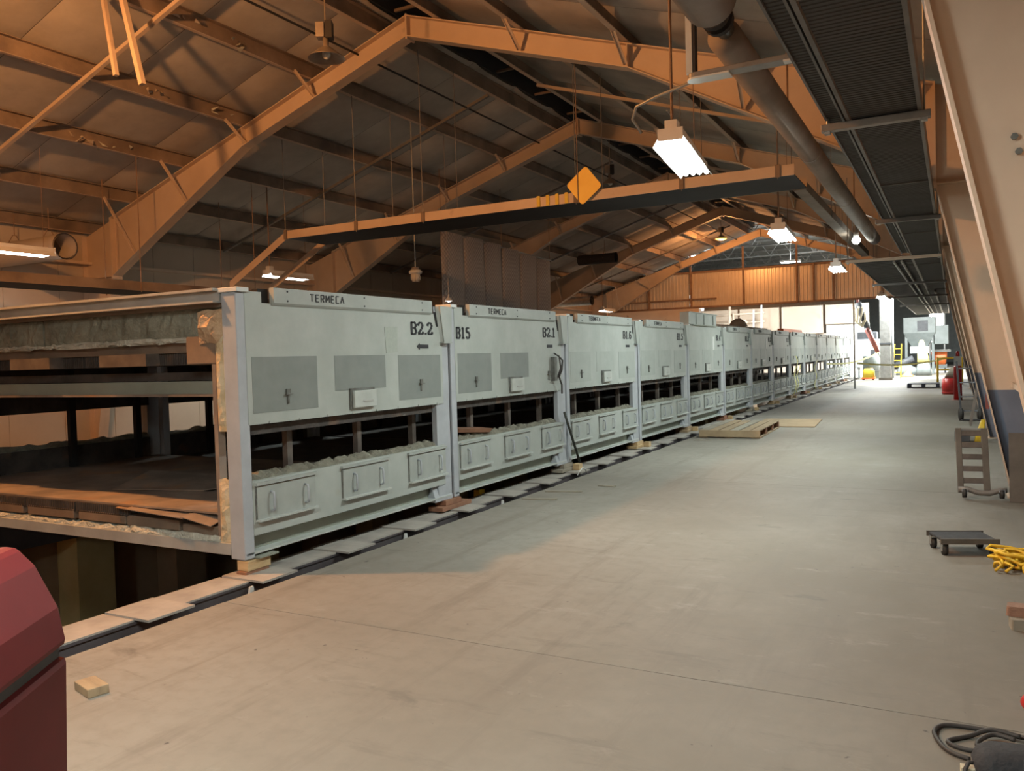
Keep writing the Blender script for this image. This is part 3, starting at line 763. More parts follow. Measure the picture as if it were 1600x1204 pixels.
# ================================================================ LIGHT FITTINGS
def area(parent, power, col, sx, sy, loc=(0,0,0), rot=(0,0,0)):
    l = bpy.data.lights.new('lamp_light', 'AREA'); l.shape = 'RECTANGLE'; l.size = sx; l.size_y = sy; l.energy = power; l.color = col
    o = bpy.data.objects.new('lamp_light', l); COL.objects.link(o); o.parent = parent; o.location = loc; o.rotation_euler = rot; return o
def point(parent, power, col, loc, r=.06):
    l = bpy.data.lights.new('lamp_light', 'POINT'); l.energy = power; l.color = col; l.shadow_soft_size = r
    o = bpy.data.objects.new('lamp_light', l); COL.objects.link(o); o.parent = parent; o.location = loc; return o
def strip_light(loc, rz, L, label, power, mat='tube_white', wide=.30, stem=None, col=FLUOR, up=None):
    t = thing('strip_light', label, 'light fixture', loc, rz, 'fluorescent strip lights')
    h = L/2; w = wide/2
    MB().box(-.10, .10, -h, h, .07, .13).build('housing', 'fixture_white', t, bevel=.006)
    m = MB()
    for s in (-1, 1):
        m.hexa([(s*w, -h, 0), (s*(w-.005), -h, 0), (s*(w-.005), h, 0), (s*w, h, 0), (s*.10, -h, .075), (s*.095, -h, .075), (s*.095, h, .075), (s*.10, h, .075)])
    m.box(-.095, .095, -h, h, .064, .07)
    m.build('reflector', 'fixture_white', t)
    for s in (-1, 1):
        m = MB(); m.prism([(-.10, .04), (.10, .04), (.10, .135), (-.10, .135)], 1, s*h, s*(h+.02)); m.build('end_cap', 'fixture_white', t)
    for x in (-.095, -.03, .03, .095):
        MB().cyl((x, -h+.01, .036), (x, h-.01, .036), .019, 8).build('tube', mat, t, True)
    MB().box(-.05, .05, -h+.02, -h+.14, .13, .21).build('ballast_box', 'fixture_white', t, bevel=.004)
    if stem:
        MB().cyl((0, -h+.08, .2), (0, -h+.08, stem+.2-loc[2]), .012, 8).build('stem', 'rust_pipe', t)
        MB().cyl((0, h-.1, .12), (0, h-.1, stem+.2-loc[2]), .004, 5).build('hanger', 'rust_pipe', t)
    area(t, power, col, wide*.9, L*.95, (0, 0, .004))
    point(t, power*(UP if up is None else up), col, (0, 0, -.05), .05)
    return t
ZS = 3.26
strip_light((-2.05, 7.08, ZS), .117, 1.30, 'lit fluorescent strip light on a rod, largest of the hanging row', P_FLUOR*.72, stem=zt(-2.05-XR))
strip_light((-2.2, 12.66, ZS), .06, 1.30, 'second lit strip light along the aisle, just below the overhead trough', P_FLUOR, stem=zt(-2.2-XR))
strip_light((-2.15, 18.8, ZS), .03, 1.30, 'third lit strip light along the aisle, in front of the corrugated wall', P_FLUOR, stem=zt(-2.15-XR))
strip_light((-2.1, 30.4, ZS), 0, 1.30, 'farthest lit strip light of the aisle row, beside the dark soffit', P_FLUOR, stem=zt(-2.1-XR))
strip_light((-2.15, 1.0, ZS), 0, 1.30, 'lit strip light over the aisle beside the camera, out of the picture', P_FLUOR*1.1, stem=zt(-2.15-XR))
strip_light((-2.15, -4.6, ZS), 0, 1.30, 'lit strip light over the aisle behind the camera', P_FLUOR, stem=zt(-2.15-XR))
ZL = 3.36
strip_light((-12.25, 7.2, ZL), 0, 1.22, 'pinkish-white strip light by the left wall, at the left edge', P_FLUOR*.5, 'tube_warm', stem=zt(-12.25-XR), col=(1, .9, .82), up=.10)
strip_light((-12.0, 12.7, ZL), 0, 1.22, 'lit strip light above the nearest oven section, in the dark bay', P_FLUOR*.55, stem=zt(-12.0-XR), up=.10)
strip_light((-12.35, 31.2, ZL), 0, 1.22, 'small lit strip light far back on the left above the oven line', P_FLUOR*.6, 'tube_warm', stem=zt(-12.35-XR), up=.10)
for i, (x, y) in enumerate(((-12.2, 19.0), (-12.2, 25.0))):
    pass

def high_bay(loc, label, lit, top):
    t = thing('high_bay_lamp', label, 'lamp', loc, .5, 'bell shaped high bay lamps')
    m = MB(); m.lathe([(.07, .12), (.10, .10), (.16, .05), (.225, 0), (.232, -.006), (.222, -.004), (.155, .043), (.09, .09), (.0, .10)], n=24); m.build('reflector', 'lamp_metal', t, True)
    MB().lathe([(.0, .24), (.038, .24), (.034, .15), (.045, .13), (.045, .115), (0, .115)], n=14).build('neck', 'lamp_metal', t, True)
    MB().box(-.11, -.005, -.07, .07, .24, .42).build('ballast', 'lamp_metal', t, bevel=.008)
    MB().box(.0, .09, -.06, .06, .23, .44).build('capacitor_box', 'girt_dark', t, bevel=.008)
    MB().cyl((0, 0, .42), (0, 0, top-loc[2]), .01, 6).build('hook', 'lamp_metal', t)
    MB().sphere((0, 0, .045), .055, 12, 8, (1, 1, 1.1)).build('bulb', 'sodium_glow' if lit else 'lamp_glass', t, True)
    return t
ZH = 5.33
hb = high_bay((XR+.0, 3.36, ZH), 'lit sodium high bay lamp above the open oven end, out of the picture', True, zt(0)+.2)
point(hb, P_SODIUM, SODIUM, (0, 0, -.06), .09)
high_bay((-6.72, 7.9, ZH), 'unlit bell shaped high bay lamp left of the nearest roof peak', False, zt(.2)+.2)
high_bay((-6.6, 17.0, ZH), 'small unlit high bay lamp beside the hanging strip light', False, zt(.2)+.2)
hb = high_bay((-7.72, 31.3, 5.9), 'glowing orange sodium lamp in front of the far partition', True, zt(.8)+.2)
point(hb, P_SODIUM*.55, SODIUM, (0, 0, -.06), .09)
MB().lathe([(.0, .01), (.20, .012), (.20, -.012), (.14, -.045), (0, -.055)], n=20).build('lens', 'sodium_glow', hb, True)

jl = thing('jar_light', 'unlit jar-shaped vapour-tight light hanging over the oven', 'lamp', (-8.85, 12.7, 3.08))
MB().lathe([(0, 0), (.06, .005), (.085, .05), (.09, .16), (.0, .16)], n=18).build('glass_jar', 'lamp_glass', jl, True)
MB().lathe([(0, .15), (.12, .15), (.125, .19), (.09, .22), (.075, .225), (.0, .225)], n=18).build('collar', 'fixture_white', jl, True)
MB().lathe([(0, .235), (.07, .235), (.07, .265), (.0, .27)], n=16).build('cap', 'lamp_metal', jl, True)
for a in range(6): MB().tube([(.092*math.cos(a*1.047), .092*math.sin(a*1.047), .15), (.092*math.cos(a*1.047), .092*math.sin(a*1.047), .04), (.06*math.cos(a*1.047), .06*math.sin(a*1.047), -.005)], .005, 5).build('guard_bar', 'lamp_metal', jl)
MB().cyl((0, 0, .26), (0, 0, zt(-8.85-XR)+.2-3.08), .011, 6).build('stem', 'galv', jl)
bl = thing('pendant_bulb', 'tiny lit bell pendant hanging in front of the quilted curtain', 'lamp', (-8.9, 13.9, 2.78))
MB().lathe([(.075, 0), (.06, .04), (.02, .075), (.015, .14), (0, .14)], n=14).build('shade', 'fixture_white', bl, True)
MB().sphere((0, 0, .015), .04, 10, 6).build('bulb', 'tube_warm', bl, True)
MB().cyl((0, 0, .13), (0, 0, zt(-8.9-XR)+.2-2.78), .005, 6).build('cord', 'lamp_metal', bl)

# ================================================================ OVERHEAD TROUGH, SIGN, TRAYS, PIPE
tr = thing('overhead_trough', 'long suspended steel trough crossing the hall above the oven', 'trough', (0, 0, 0))
def trough(x0, x1, y0, y1, z0, z1, sides='yy', pan='girt_dark'):
    if sides == 'yy':
        MB().box(x0, x1, y0-.012, y0, z0, z1).build('side_plate', 'frame_paint', tr); MB().box(x0, x1, y1, y1+.012, z0, z1).build('side_plate', 'frame_paint', tr)
        m = MB(); m.box(x0, x1, y0, y1, z0, z0+.012)
    else:
        MB().box(x0-.012, x0, y0, y1, z0, z1).build('side_plate', 'purlin_paint', tr); MB().box(x1, x1+.012, y0, y1, z0, z1).build('side_plate', 'purlin_paint', tr)
        m = MB(); m.box(x0, x1, y0, y1, z0, z0+.012)
    m.build('bottom_pan', pan, tr)
trough(-10.3, -1.75, 10.9, 11.9, 3.81, 3.95)
trough(-1.92, -1.78, 11.92, 21.5, 3.80, 3.92, 'xx', 'purlin_paint')
trough(-12.6, -11.75, 3.0, 12.0, 2.88, 3.03, 'xx')
for y in (10.894, 11.906):
    MB().hexa([(-11.75, y-.006, 3.02), (-10.3, y-.006, 3.81), (-10.3, y+.006, 3.81), (-11.75, y+.006, 3.02), (-11.75, y-.006, 3.16), (-10.3, y-.006, 3.95), (-10.3, y+.006, 3.95), (-11.75, y+.006, 3.16)]).build('side_plate', 'frame_paint', tr)
for x in (-10.32, -8.75, -7.40, -4.75, -3.2, -1.95):
    for y in (10.88, 11.92):
        MB().cyl((x, y, 3.78), (x, y, zt(x-XR)+.05), .006, 6).build('hanger_rod', 'strut_grey', tr)
    MB().box(x-.03, x+.03, 10.86, 10.888, 3.80, 3.96).build('clip', 'purlin_paint', tr)
for y in (14.6, 17.7, 20.8):
    for x in (-1.94, -1.76): MB().cyl((x, y, 3.78), (x, y, zt(x-XR)+.05), .006, 6).build('hanger_rod', 'strut_grey', tr)
for y in (5.2, 9.0, 11.5):
    for x in (-12.62, -11.73): MB().cyl((x, y, 2.86), (x, y, zt(x-XR)+.05), .008, 6).build('hanger_rod', 'rust_pipe', tr)
for x in (-5.35, -5.2, -5.05, -4.9):
    MB().box(x-.025, x+.025, 10.87, 10.888, 3.81, 3.965).build('clip', 'yellow_paint', tr)

sg = thing('warning_sign', 'blank yellow diamond sign hanging at the overhead trough', 'sign', (-4.60, 10.83, 4.02), 0)
pts = []
for k in range(4):
    for j in range(-2, 3):
        a = k*math.pi/2 + j*.13
        c = (.215*math.cos(k*math.pi/2), .215*math.sin(k*math.pi/2)); t_ = k*math.pi/2+j*math.pi/8
        pts.append((c[0]+.045*math.cos(t_), c[1]+.045*math.sin(t_)))
ca, sa = math.cos(-.12), math.sin(-.12)
pts = [(p[0]*ca-p[1]*sa, p[0]*sa+p[1]*ca) for p in pts]
MB().prism(pts, 1, -.003, .003).build('plate', 'sign_yellow', sg)
MB().cyl((-.09, -.012, -.24), (-.09, -.012, zt(-4.6-XR)-4.02), .006, 6).build('hanger', 'rust_pipe', sg)

# long strut beneath the right slope, loose timbers hanging at top left
tag(MB().bar((-8.93, 6.5, 6.06), (-8.76, 6.5, 5.10), .05, .05).build('hanging_batten', 'frame_paint'), 'left of two pale battens hanging below the roof', 'batten', 'hanging battens')
tag(MB().bar((-8.62, 6.5, 6.10), (-8.30, 6.5, 4.91), .06, .06).build('hanging_batten', 'frame_paint'), 'right and longer of two pale battens hanging below the roof', 'batten', 'hanging battens')

# ducts along the left wall
def duct(x0, x1, y, z, r_, label, mat):
    t = thing('round_duct', label, 'duct', (0, y, z))
    m = MB(); m.cyl((x0, 0, 0), (x1, 0, 0), r_, 20, cap=False); m.cyl((x1-.002, 0, 0), (x0, 0, 0), r_-.012, 20, cap=False); m.build('shell', mat, t, True)
    m = MB(); n = 20
    for i in range(n):
        a, b = 2*math.pi*i/n, 2*math.pi*(i+1)/n
        m.v += [(x1, r_*math.cos(a), r_*math.sin(a)), (x1, r_*math.cos(b), r_*math.sin(b)), (x1+.015, (r_+.015)*math.cos(b), (r_+.015)*math.sin(b)), (x1+.015, (r_+.015)*math.cos(a), (r_+.015)*math.sin(a))]
        k = len(m.v)-4; m.f.append((k, k+1, k+2, k+3))
    m.build('rim', 'girt_dark', t)
    MB().cyl((x0+.3, 0, 0), (x0+.32, 0, 0), r_-.014, 20).build('baffle', 'dark_void', t)
    for x in (x0+.5, x1-.4):
        MB().tube([(x, -r_, 0), (x, -.03, r_+.1), (x, .03, r_+.1), (x, r_, 0)], .008, 5).build('strap', 'rust_pipe', t); MB().cyl((x, 0, r_+.1), (x, 0, r_+.45), .006, 5).build('strap_rod', 'rust_pipe', t)
duct(-14.4, -12.55, 8.25, 3.60, .20, 'orange-lit round duct with an open end by the left wall', 'wall_beige')
duct(-14.4, -12.2, 29.2, 3.72, .18, 'shiny metal duct stub above the third oven section, far left', 'chrome')
duct(-11.3, -9.95, 26.0, 4.88, .17, 'black round duct crossing the fourth portal frame', 'girt_dark')

# quilted acoustic curtain behind the oven
mq = bpy.data.materials.new('quilt_relief'); mq.use_nodes = True; nt = mq.node_tree; b = nt.nodes['Principled BSDF']; b.inputs['Roughness'].default_value = .8
tcq = nt.nodes.new('ShaderNodeTexCoord'); mp = nt.nodes.new('ShaderNodeMapping'); mp.inputs['Rotation'].default_value = (math.pi/4, 0, 0); mp.inputs['Scale'].default_value = (0, 14, 14)
vo = nt.nodes.new('ShaderNodeTexChecker'); vo.inputs['Scale'].default_value = 1.0
v2 = nt.nodes.new('ShaderNodeTexVoronoi'); v2.inputs['Scale'].default_value = 1.0; v2.inputs['Randomness'].default_value = 0.0
bp = nt.nodes.new('ShaderNodeBump'); bp.inputs['Strength'].default_value = .9; bp.inputs['Distance'].default_value = .03; bp.invert = True
nt.links.new(tcq.outputs['Object'], mp.inputs['Vector']); nt.links.new(mp.outputs[0], v2.inputs['Vector']); nt.links.new(v2.outputs['Distance'], bp.inputs['Height']); nt.links.new(bp.outputs[0], b.inputs['Normal'])
rp = nt.nodes.new('ShaderNodeValToRGB'); rp.color_ramp.elements[0].color = (.58, .52, .50, 1); rp.color_ramp.elements[1].color = (.34, .30, .285, 1); rp.color_ramp.elements[0].position = .2; rp.color_ramp.elements[1].position = .7
nt.links.new(v2.outputs['Distance'], rp.inputs['Fac']); nt.links.new(rp.outputs[0], b.inputs['Base Color']); M['quilt_relief'] = mq
qc = thing('quilted_curtain', 'grey quilted acoustic curtain hanging behind the oven line', 'curtain', (-9.75, 15.0, 2.2))
tops = [2.2, 2.2, 2.17, 2.12, 2.06, 2.03]
yq = [0, .92, 1.85, 2.7, 3.65, 4.6, 5.42]
for i in range(6):
    m = MB(); n = 8; a, b_ = yq[i]+.012, yq[i+1]-.012
    for k in range(3):
        for j in range(n+1):
            t_ = j/n; m.v.append((.05*math.sin(math.pi*t_)**.6+.01*math.sin(k*2+i), a+(b_-a)*t_, tops[i]*k/2))
    for k in range(2):
        for j in range(n): m.f.append((k*(n+1)+j, k*(n+1)+j+1, (k+1)*(n+1)+j+1, (k+1)*(n+1)+j))
    o = m.build('quilt_panel', 'quilt_relief', qc, True); sm = o.modifiers.new('solid', 'SOLIDIFY'); sm.thickness = .03
MB().cyl((.0, -.1, 2.2), (.0, 5.5, 2.05), .02, 8).build('rail', 'galv', qc)
for y in (0, 2.7, 5.42): MB().cyl((0, y, 2.1), (0, y, zt(-9.75-XR)-2.2+.05), .008, 6).build('hanger', 'rust_pipe', qc)

# cable trays over the right side of the aisle
def ribbed_y(x0, x1, y0, y1, z, pitch=.05, dep=.005):
    m = MB(); y = y0; pts = []
    while y < y1:
        for u, v in ((0, 0), (.4, 0), (.5, 1), (.9, 1)): pts.append((y+u*pitch, z-v*dep))
        y += pitch
    n = len(pts); m.v = [(x0, p[0], p[1]) for p in pts]+[(x1, p[0], p[1]) for p in pts]; m.f = [(i, i+1, i+1+n, i+n) for i in range(n-1)]
    return m
ZT = 3.22
ct = thing('cable_tray', 'wide dark ribbed cable tray running along the aisle overhead', 'cable tray', (0, 0, ZT))
ribbed_y(-.62, -.20, -3, 26, .0).build('ribbed_pan', 'tray_dark', ct)
for x in (-.645, -.195):
    MB().box(x-.005, x+.02, -3, 26, -.018, .11).build('side_rail', 'tray_rail', ct)
for y in (-2, 4.0, 9.0, 13, 18, 23):
    MB().box(-.65, -.18, y, y+.012, -.016, .0).build('splice', 'tray_rail', ct)
ct2 = thing('cable_tray', 'narrow dark cable tray beside the wide ribbed one', 'cable tray', (0, 0, ZT))
ribbed_y(-.78, -.685, -3, 16, .03).build('ribbed_pan', 'tray_dark', ct2)
for x in (-.79, -.685): MB().box(x-.003, x+.012, -3, 16, .01, .12).build('side_rail', 'tray_rail', ct2)
ct3 = thing('cable_tray', 'broad black tray soffit at the far end of the aisle', 'cable tray', (0, 0, ZT))
ribbed_y(-1.62, -.68, 16.6, 46, .02, .3, .03).build('ribbed_pan', 'tray_dark', ct3)
ribbed_y(-.64, -.2, 26.1, 46, .02, .3, .03).build('ribbed_pan', 'tray_dark', ct3)
for x in (-1.64, -.66, -.19): MB().box(x-.01, x+.01, 16.6 if x < -.5 else 26.2, 46, -.02, .10).build('side_rail', 'tray_rail', ct3)
for x in (-.95, -.82): MB().cyl((x, 16.6, -.06), (x, 44, -.06), .022, 8).build('conduit', 'galv', ct3)
MB().cyl((-.45, 26.5, -.06), (-.45, 44, -.06), .03, 8).build('conduit', 'tray_rail', ct3)
def trapeze(x0, x1, y, z, label, mat, top):
    t = thing('trapeze_strut', label, 'strut', (0, y, z), 0, 'trapeze struts under the trays')
    MB().box(x0, x1, -.035, .035, -.05, .0).build('strut', mat, t, bevel=.004)
    for x in (x0+.04, x1-.04): MB().cyl((x, 0, -.07), (x, 0, top-z), .008, 6).build('hanger_rod', 'galv', t); MB().box(x-.02, x+.02, -.025, .025, -.068, -.05).build('nut', 'galv', t)
trapeze(-.82, -.12, 6.3, ZT-.02, 'pale strut under the cable trays nearest the camera', 'strut_grey', zt(6.5))
trapeze(-1.70, -.17, 15.92, ZT-.04, 'long brown strut under the trays at the second portal frame', 'frame_paint', zt(6)); 
for i, (y, w) in enumerate(((11.3, 'second'), (21.6, 'fourth'), (27.4, 'fifth'), (33.2, 'sixth'))):
    trapeze(-.85 if y < 16 else -1.72, -.12, y, ZT-.02 if y < 16 else ZT-.09, w+' strut along the cable trays', 'tray_rail', zt(6.3))

pp = thing('insulated_pipe', 'thick brown insulated pipe running along the aisle overhead', 'pipe', (0, 0, 0))
MB().cyl((-1.31, -3, 3.78), (-1.31, 5.15, 3.78), .165, 24).build('lagging', 'pipe_wrap', pp, True)
MB().cyl((-1.33, 5.0, 3.76), (-1.33, 5.75, 3.76), .06, 16).build('bare_pipe', 'hinge_metal', pp, True)
MB().cyl((-1.34, 5.62, 3.72), (-1.34, 17.5, 3.72), .112, 24).build('lagging', 'pipe_wrap', pp, True)
for y in (9.3, 12.5, 15.0): MB().cyl((-1.34, y, 3.72), (-1.34, y+.05, 3.72), .116, 24).build('band', 'pipe_wrap', pp, True)
MB().cyl((-1.33, 5.28, 3.76), (-1.33, 5.34, 3.76), .10, 16).build('flange', 'girt_dark', pp); MB().cyl((-1.33, 5.40, 3.76), (-1.33, 5.45, 3.76), .10, 16).build('flange', 'girt_dark', pp)
for y in (2.0, 8.0, 13.8): MB().cyl((-1.335, y, 3.8), (-1.335, y, zt(5.6)), .01, 6).build('hanger_rod', 'rust_pipe', pp)
pb = thing('pipe_bracket', 'round-ended grey support bar with white hanger under the pipe', 'bracket', (-1.45, 5.32, 3.36), 0)
m = MB(); pts = [(.0, -.055)]
for k in range(7):
    a = -math.pi/2-math.pi*k/6; pts.append((.0+.055*math.cos(a), .055*math.sin(a)))
pts = [(.78, -.055), (.78, .055)]+[(.055*math.cos(math.pi/2+math.pi*k/8), .055*math.sin(math.pi/2+math.pi*k/8)) for k in range(9)]
MB().prism(pts, 2, .012, .045).build('support_bar', 'strut_grey', pb, bevel=.006)
MB().prism([(.22, -.06), (.22, .06)]+[(.06*math.cos(math.pi/2+math.pi*k/8), .06*math.sin(math.pi/2+math.pi*k/8)) for k in range(9)], 2, .0, .011).build('wear_pad', 'white_plastic', pb)
MB().box(.55, .72, -.06, -.0, .0, .011).build('wear_pad', 'white_plastic', pb)
MB().box(-.06, -.02, -.03, .03, .046, .72).build('hanger_plate', 'white_plastic', pb); MB().box(-.015, .0, -.03, .03, .046, .6).build('hanger_edge', 'girt_dark', pb)
tag(MB().tube([(-2.22, 6.45, 3.40), (-2.27, 6.38, 3.50), (-2.22, 6.33, 3.58), (-2.05, 6.3, 3.62), (-1.5, 6.2, 3.70), (-1.44, 6.19, 3.70)], .012, 8).build('lamp_conduit', 'galv', None, True), 'thin metal conduit from the pipe to the largest strip light', 'conduit')
tag(MB().cyl((-2.1, 7.9, 3.42), (-2.02, 6.5, 3.56), .006, 6).build('fixture_wire', 'galv'), 'taut wire above the largest strip light', 'wire')

# ================================================================ THINGS ON THE FLOOR
def rrect(w, d, r_, n=5):
    p = []
    for cx, cy, a0 in ((w/2-r_, d/2-r_, 0), (-w/2+r_, d/2-r_, 90), (-w/2+r_, -d/2+r_, 180), (w/2-r_, -d/2+r_, 270)):
        for k in range(n+1):
            a = math.radians(a0+90*k/n); p.append((cx+r_*math.cos(a), cy+r_*math.sin(a)))
    return p
def loft(levels):   # (z, w, d, r, dx, dy)
    m = MB(); rings = []
    for z, w, d, r_, dx, dy in levels:
        rings.append(len(m.v)); m.v += [(x+dx, y+dy, z) for x, y in rrect(w, d, r_)]
    n = 24
    for a, b in zip(rings[:-1], rings[1:]):
        for i in range(n): m.f.append((a+i, a+(i+1) % n, b+(i+1) % n, b+i))
    m.f.append(tuple(range(rings[0]+n-1, rings[0]-1, -1))); m.f.append(tuple(range(rings[-1], rings[-1]+n)))
    return m
rb = thing('red_bin', 'red moulded bin with a sloping-sided lid in the left foreground', 'bin', (-2.376, 1.517, 0), math.radians(124.2))
MB().hexa([(-.77, .02, 0), (-.02, .02, 0), (-.02, .56, 0), (-.77, .56, 0), (-.80, .004, .74), (.004, .004, .74), (.004, .6, .74), (-.80, .6, .74)]).build('body', 'red_plastic', rb, False, .022)
MB().box(-.77, -.022, .022, .57, .741, .772).build('seal', 'black_rubber', rb)
m = MB(); R4 = [[(-.80, .0), (.0, .0), (.0, .6), (-.80, .6)], [(-.795, .02), (-.002, .02), (-.002, .59), (-.795, .59)], [(-.77, .075), (-.012, .075), (-.012, .55), (-.77, .55)], [(-.74, .125), (-.025, .125), (-.025, .50), (-.74, .50)]]
for ring, z in zip(R4, (.773, .89, 1.02, 1.085)): m.v += [(x, y, z) for x, y in ring]
for k in range(3):
    for q in range(4): m.f.append((4*k+q, 4*k+(q+1) % 4, 4*k+4+(q+1) % 4, 4*k+4+q))
m.f += [(3, 2, 1, 0), (12, 13, 14, 15)]
m.build('lid', 'red_plastic', rb, False, .02)

w = MB(); w.hexa([(-.09, -.05, 0), (.09, -.05, 0), (.09, .05, 0), (-.09, .05, 0), (-.09, -.05, .045), (.09, -.05, .045), (.09, .05, .045), (-.09, .05, .045)])
o = w.build('wood_block', 'wood_old', bevel=.004, loc=(-3.80, 2.53, .0)); o.rotation_euler = (0, 0, -.25); tag(o, 'short offcut of sawn timber lying on the bare floor in the foreground', 'timber block')

pa = thing('wooden_pallet', 'worn wooden pallet lying beside the oven line', 'pallet', (-3.72, 16.4, 0), .03)
for y in (-1.1, -.37, .37, 1.1): MB().box(-.55, .55, y-.05, y+.05, .022, .122).build('stringer', 'wood_red', pa, bevel=.004)
for i in range(6): MB().box(-.56+i*.19, -.56+i*.19+.155, -1.15, 1.15, .123+.004*(i % 2), .145+.004*(i % 2)).build('deck_board', 'wood_old' if i % 3 else 'wood_grey', pa, bevel=.003)
MB().box(-.56, .56, -1.18, -1.152, .02, .148).build('end_board', 'wood_old', pa, bevel=.003)
for i in range(3): MB().box(-.56+i*.48, -.40+i*.48, -1.15, 1.15, .0, .02).build('bottom_board', 'wood_old', pa)
o = MB().box(-.62, .62, -1.0, 1.0, .001, .02).build('plywood_sheet', 'wood_old', loc=(-3.2, 18.65, 0)); o.rotation_euler = (0, 0, .06); tag(o, 'thin plywood sheet lying on the floor behind the pallet', 'plywood')
for k, (x, y, l, rz, lab) in enumerate(((-4.08, 8.76, .44, .25, 'grey lath on the floor near the leaning rod'), (-3.75, 9.3, .22, -.1, 'short dark lath on the floor beside a longer one'), (-4.05, 14.75, .32, .0, 'dark lath on the floor in front of the pallet'), (-4.12, 8.2, .4, .2, 'flat greyish lath close to the pit edge'))):
    o = MB().box(-l/2, l/2, -.03, .03, .0, .012).build('lath', 'wood_grey', loc=(x, y, .001)); o.rotation_euler = (0, 0, rz); tag(o, lab, 'lath')
tag(MB().cyl((-4.66, 10.62, .024), (-4.69, 10.16, .84), .018, 8).build('leaning_rod', 'steel_rod', None, True), 'dark steel rod leaning against the oven at section B1.6', 'rod')
m = MB(); m.tube([(-4.47, 10.05, .0), (-4.46, 10.1, .05), (-4.46, 10.2, .08), (-4.46, 10.3, .05), (-4.47, 10.36, -.02)], .008, 6); tag(m.build('cable_loop', 'white_plastic', None, True), 'small pale cable loop rising from the pit edge gap', 'cable')
o = MB().box(-.04, .04, -.06, .06, -.40, .10).build('yellow_marker', 'yellow_paint', loc=(-5.15, 8.6, -.1)); tag(o, 'yellow marker post in the pit under section B2.1', 'post')
o = loft([(0, .62, .16, .03, 0, 0), (.045, .66, .20, .03, 0, 0)]).build('debris_slab', 'wood_red', loc=(-4.87, 7.95, .775)); o.rotation_euler = (.05, .08, 1.45); tag(o, 'reddish slab of debris on the wool sill of section B2.1', 'debris')

def caster(parent, x, y, z, r_=.05, ax=0):
    MB().cyl((x-.02, y, z), (x+.02, y, z), r_, 14).build('wheel', 'black_rubber', parent, True)
    m = MB(); m.box(x-.03, x-.024, y-.025, y+.025, z-.01, z+r_+.02); m.box(x+.024, x+.03, y-.025, y+.025, z-.01, z+r_+.02); m.box(x-.035, x+.035, y-.035, y+.035, z+r_+.012, z+r_+.022)
    m.build('fork', 'chrome', parent)
d2 = thing('furniture_dolly', 'low grey four-wheeled dolly on the floor at right', 'dolly', (.045, 7.2, 0), .35); d2.scale = (.78, .85, .9)
m = MB(); m.box(-.25, .25, -.17, .17, .115, .14); m.build('deck', 'bag_grey', d2, bevel=.01)
MB().box(-.27, .27, -.185, -.17, .10, .145).build('edge_strip', 'board_dark', d2); MB().box(-.27, .27, .17, .185, .10, .145).build('edge_strip', 'board_dark', d2)
for x in (-.22, .22):
    for y in (-.14, .14): caster(d2, x, y, .045, .045)
d1 = thing('slatted_dolly', 'slatted wheeled dolly stood on end against the column', 'dolly', (.225, 9.74, .06), 0)
d1.rotation_euler = (math.radians(-14), 0, math.radians(8))
MB().box(-.20, -.145, -.02, .02, 0, .68).build('side_rail', 'board_dark', d1, bevel=.004); MB().box(.04, .10, -.02, .02, 0, .68).build('side_rail', 'board_dark', d1, bevel=.004)
for i in range(5): MB().box(-.145, .04, -.015, .012, .10+i*.125, .155+i*.125).build('slat', 'inner_steel', d1)
MB().box(-.145, .04, -.012, .012, .66, .68).build('top_bar', 'galv', d1)
m = MB(); m.tube([(-.2, -.04, .03), (-.12, -.05, .035), (-.02, -.05, .0), (.08, -.05, -.005), (.18, -.05, .03), (.24, -.05, .03)], .028, 8); m.build('lower_rail', 'strut_grey', d1, True)
for x in (-.15, .19):
    MB().cyl((x-.018, -.06, -.01), (x+.018, -.06, -.01), .048, 14).build('wheel', 'black_rubber', d1, True); MB().box(x-.028, x+.028, -.09, -.03, .0, .03).build('fork', 'chrome', d1)
bd = MB().box(-.09, .09, -.012, .012, 0, .70).build('leaning_board', 'board_dark', loc=(.575, 9.62, .002)); bd.rotation_euler = (math.radians(-9), 0, .0); tag(bd, 'grey board leaning beside the slatted dolly', 'board')

rp_ = thing('yellow_cord_heap', 'tangled heap of yellow cord on the floor at the right edge', 'cord', (.38, 6.84, 0))
rr = random.Random(4)
for k in range(9):
    pts = []; a0 = rr.random()*6; R0 = .10+.08*rr.random(); cx, cy = rr.uniform(-.03, .08), rr.uniform(-.06, .08)
    for i in range(15):
        a = a0+i*.45; q = R0*(1+.25*math.sin(i*1.7+k)); pts.append((cx+q*1.15*math.cos(a), cy+q*.8*math.sin(a), .014+.011*k+.02*abs(math.sin(i*.9+k))))
    MB().tube(pts, .012, 6).build('strand', 'yellow_rope', rp_, True)
for k in range(5):
    pts = [(-.14+.05*k+.02*i*rr.uniform(-1, 1), -.16+.04*i*(1 if k % 2 else -.6), .02+.05*math.sin(i*.8)) for i in range(5)]; MB().tube(pts, .011, 6).build('strand', 'yellow_rope', rp_, True)

o = loft([(0, .19, .11, .012, 0, 0), (.06, .19, .11, .012, 0, 0)]).build('brick_block', 'wood_grey', loc=(.36, 5.35, 0)); o.rotation_euler = (0, 0, .1); tag(o, 'grey lower block at the right edge of the floor', 'block')
o = loft([(.061, .20, .11, .02, 0, 0), (.115, .19, .10, .02, 0, 0)]).build('brick_block', 'brick_clay', loc=(.35, 5.40, 0)); o.rotation_euler = (0, 0, -.1); tag(o, 'reddish brick lying on the grey block at the right edge', 'brick')
o = MB().sphere((0, 0, .045), .06, 14, 10, (1, 1, .75)).build('red_ball', 'red_paint', None, True, loc=(.30, 4.12, 0)); tag(o, 'rounded red ball-like knob lying on the floor at the right edge', 'ball')

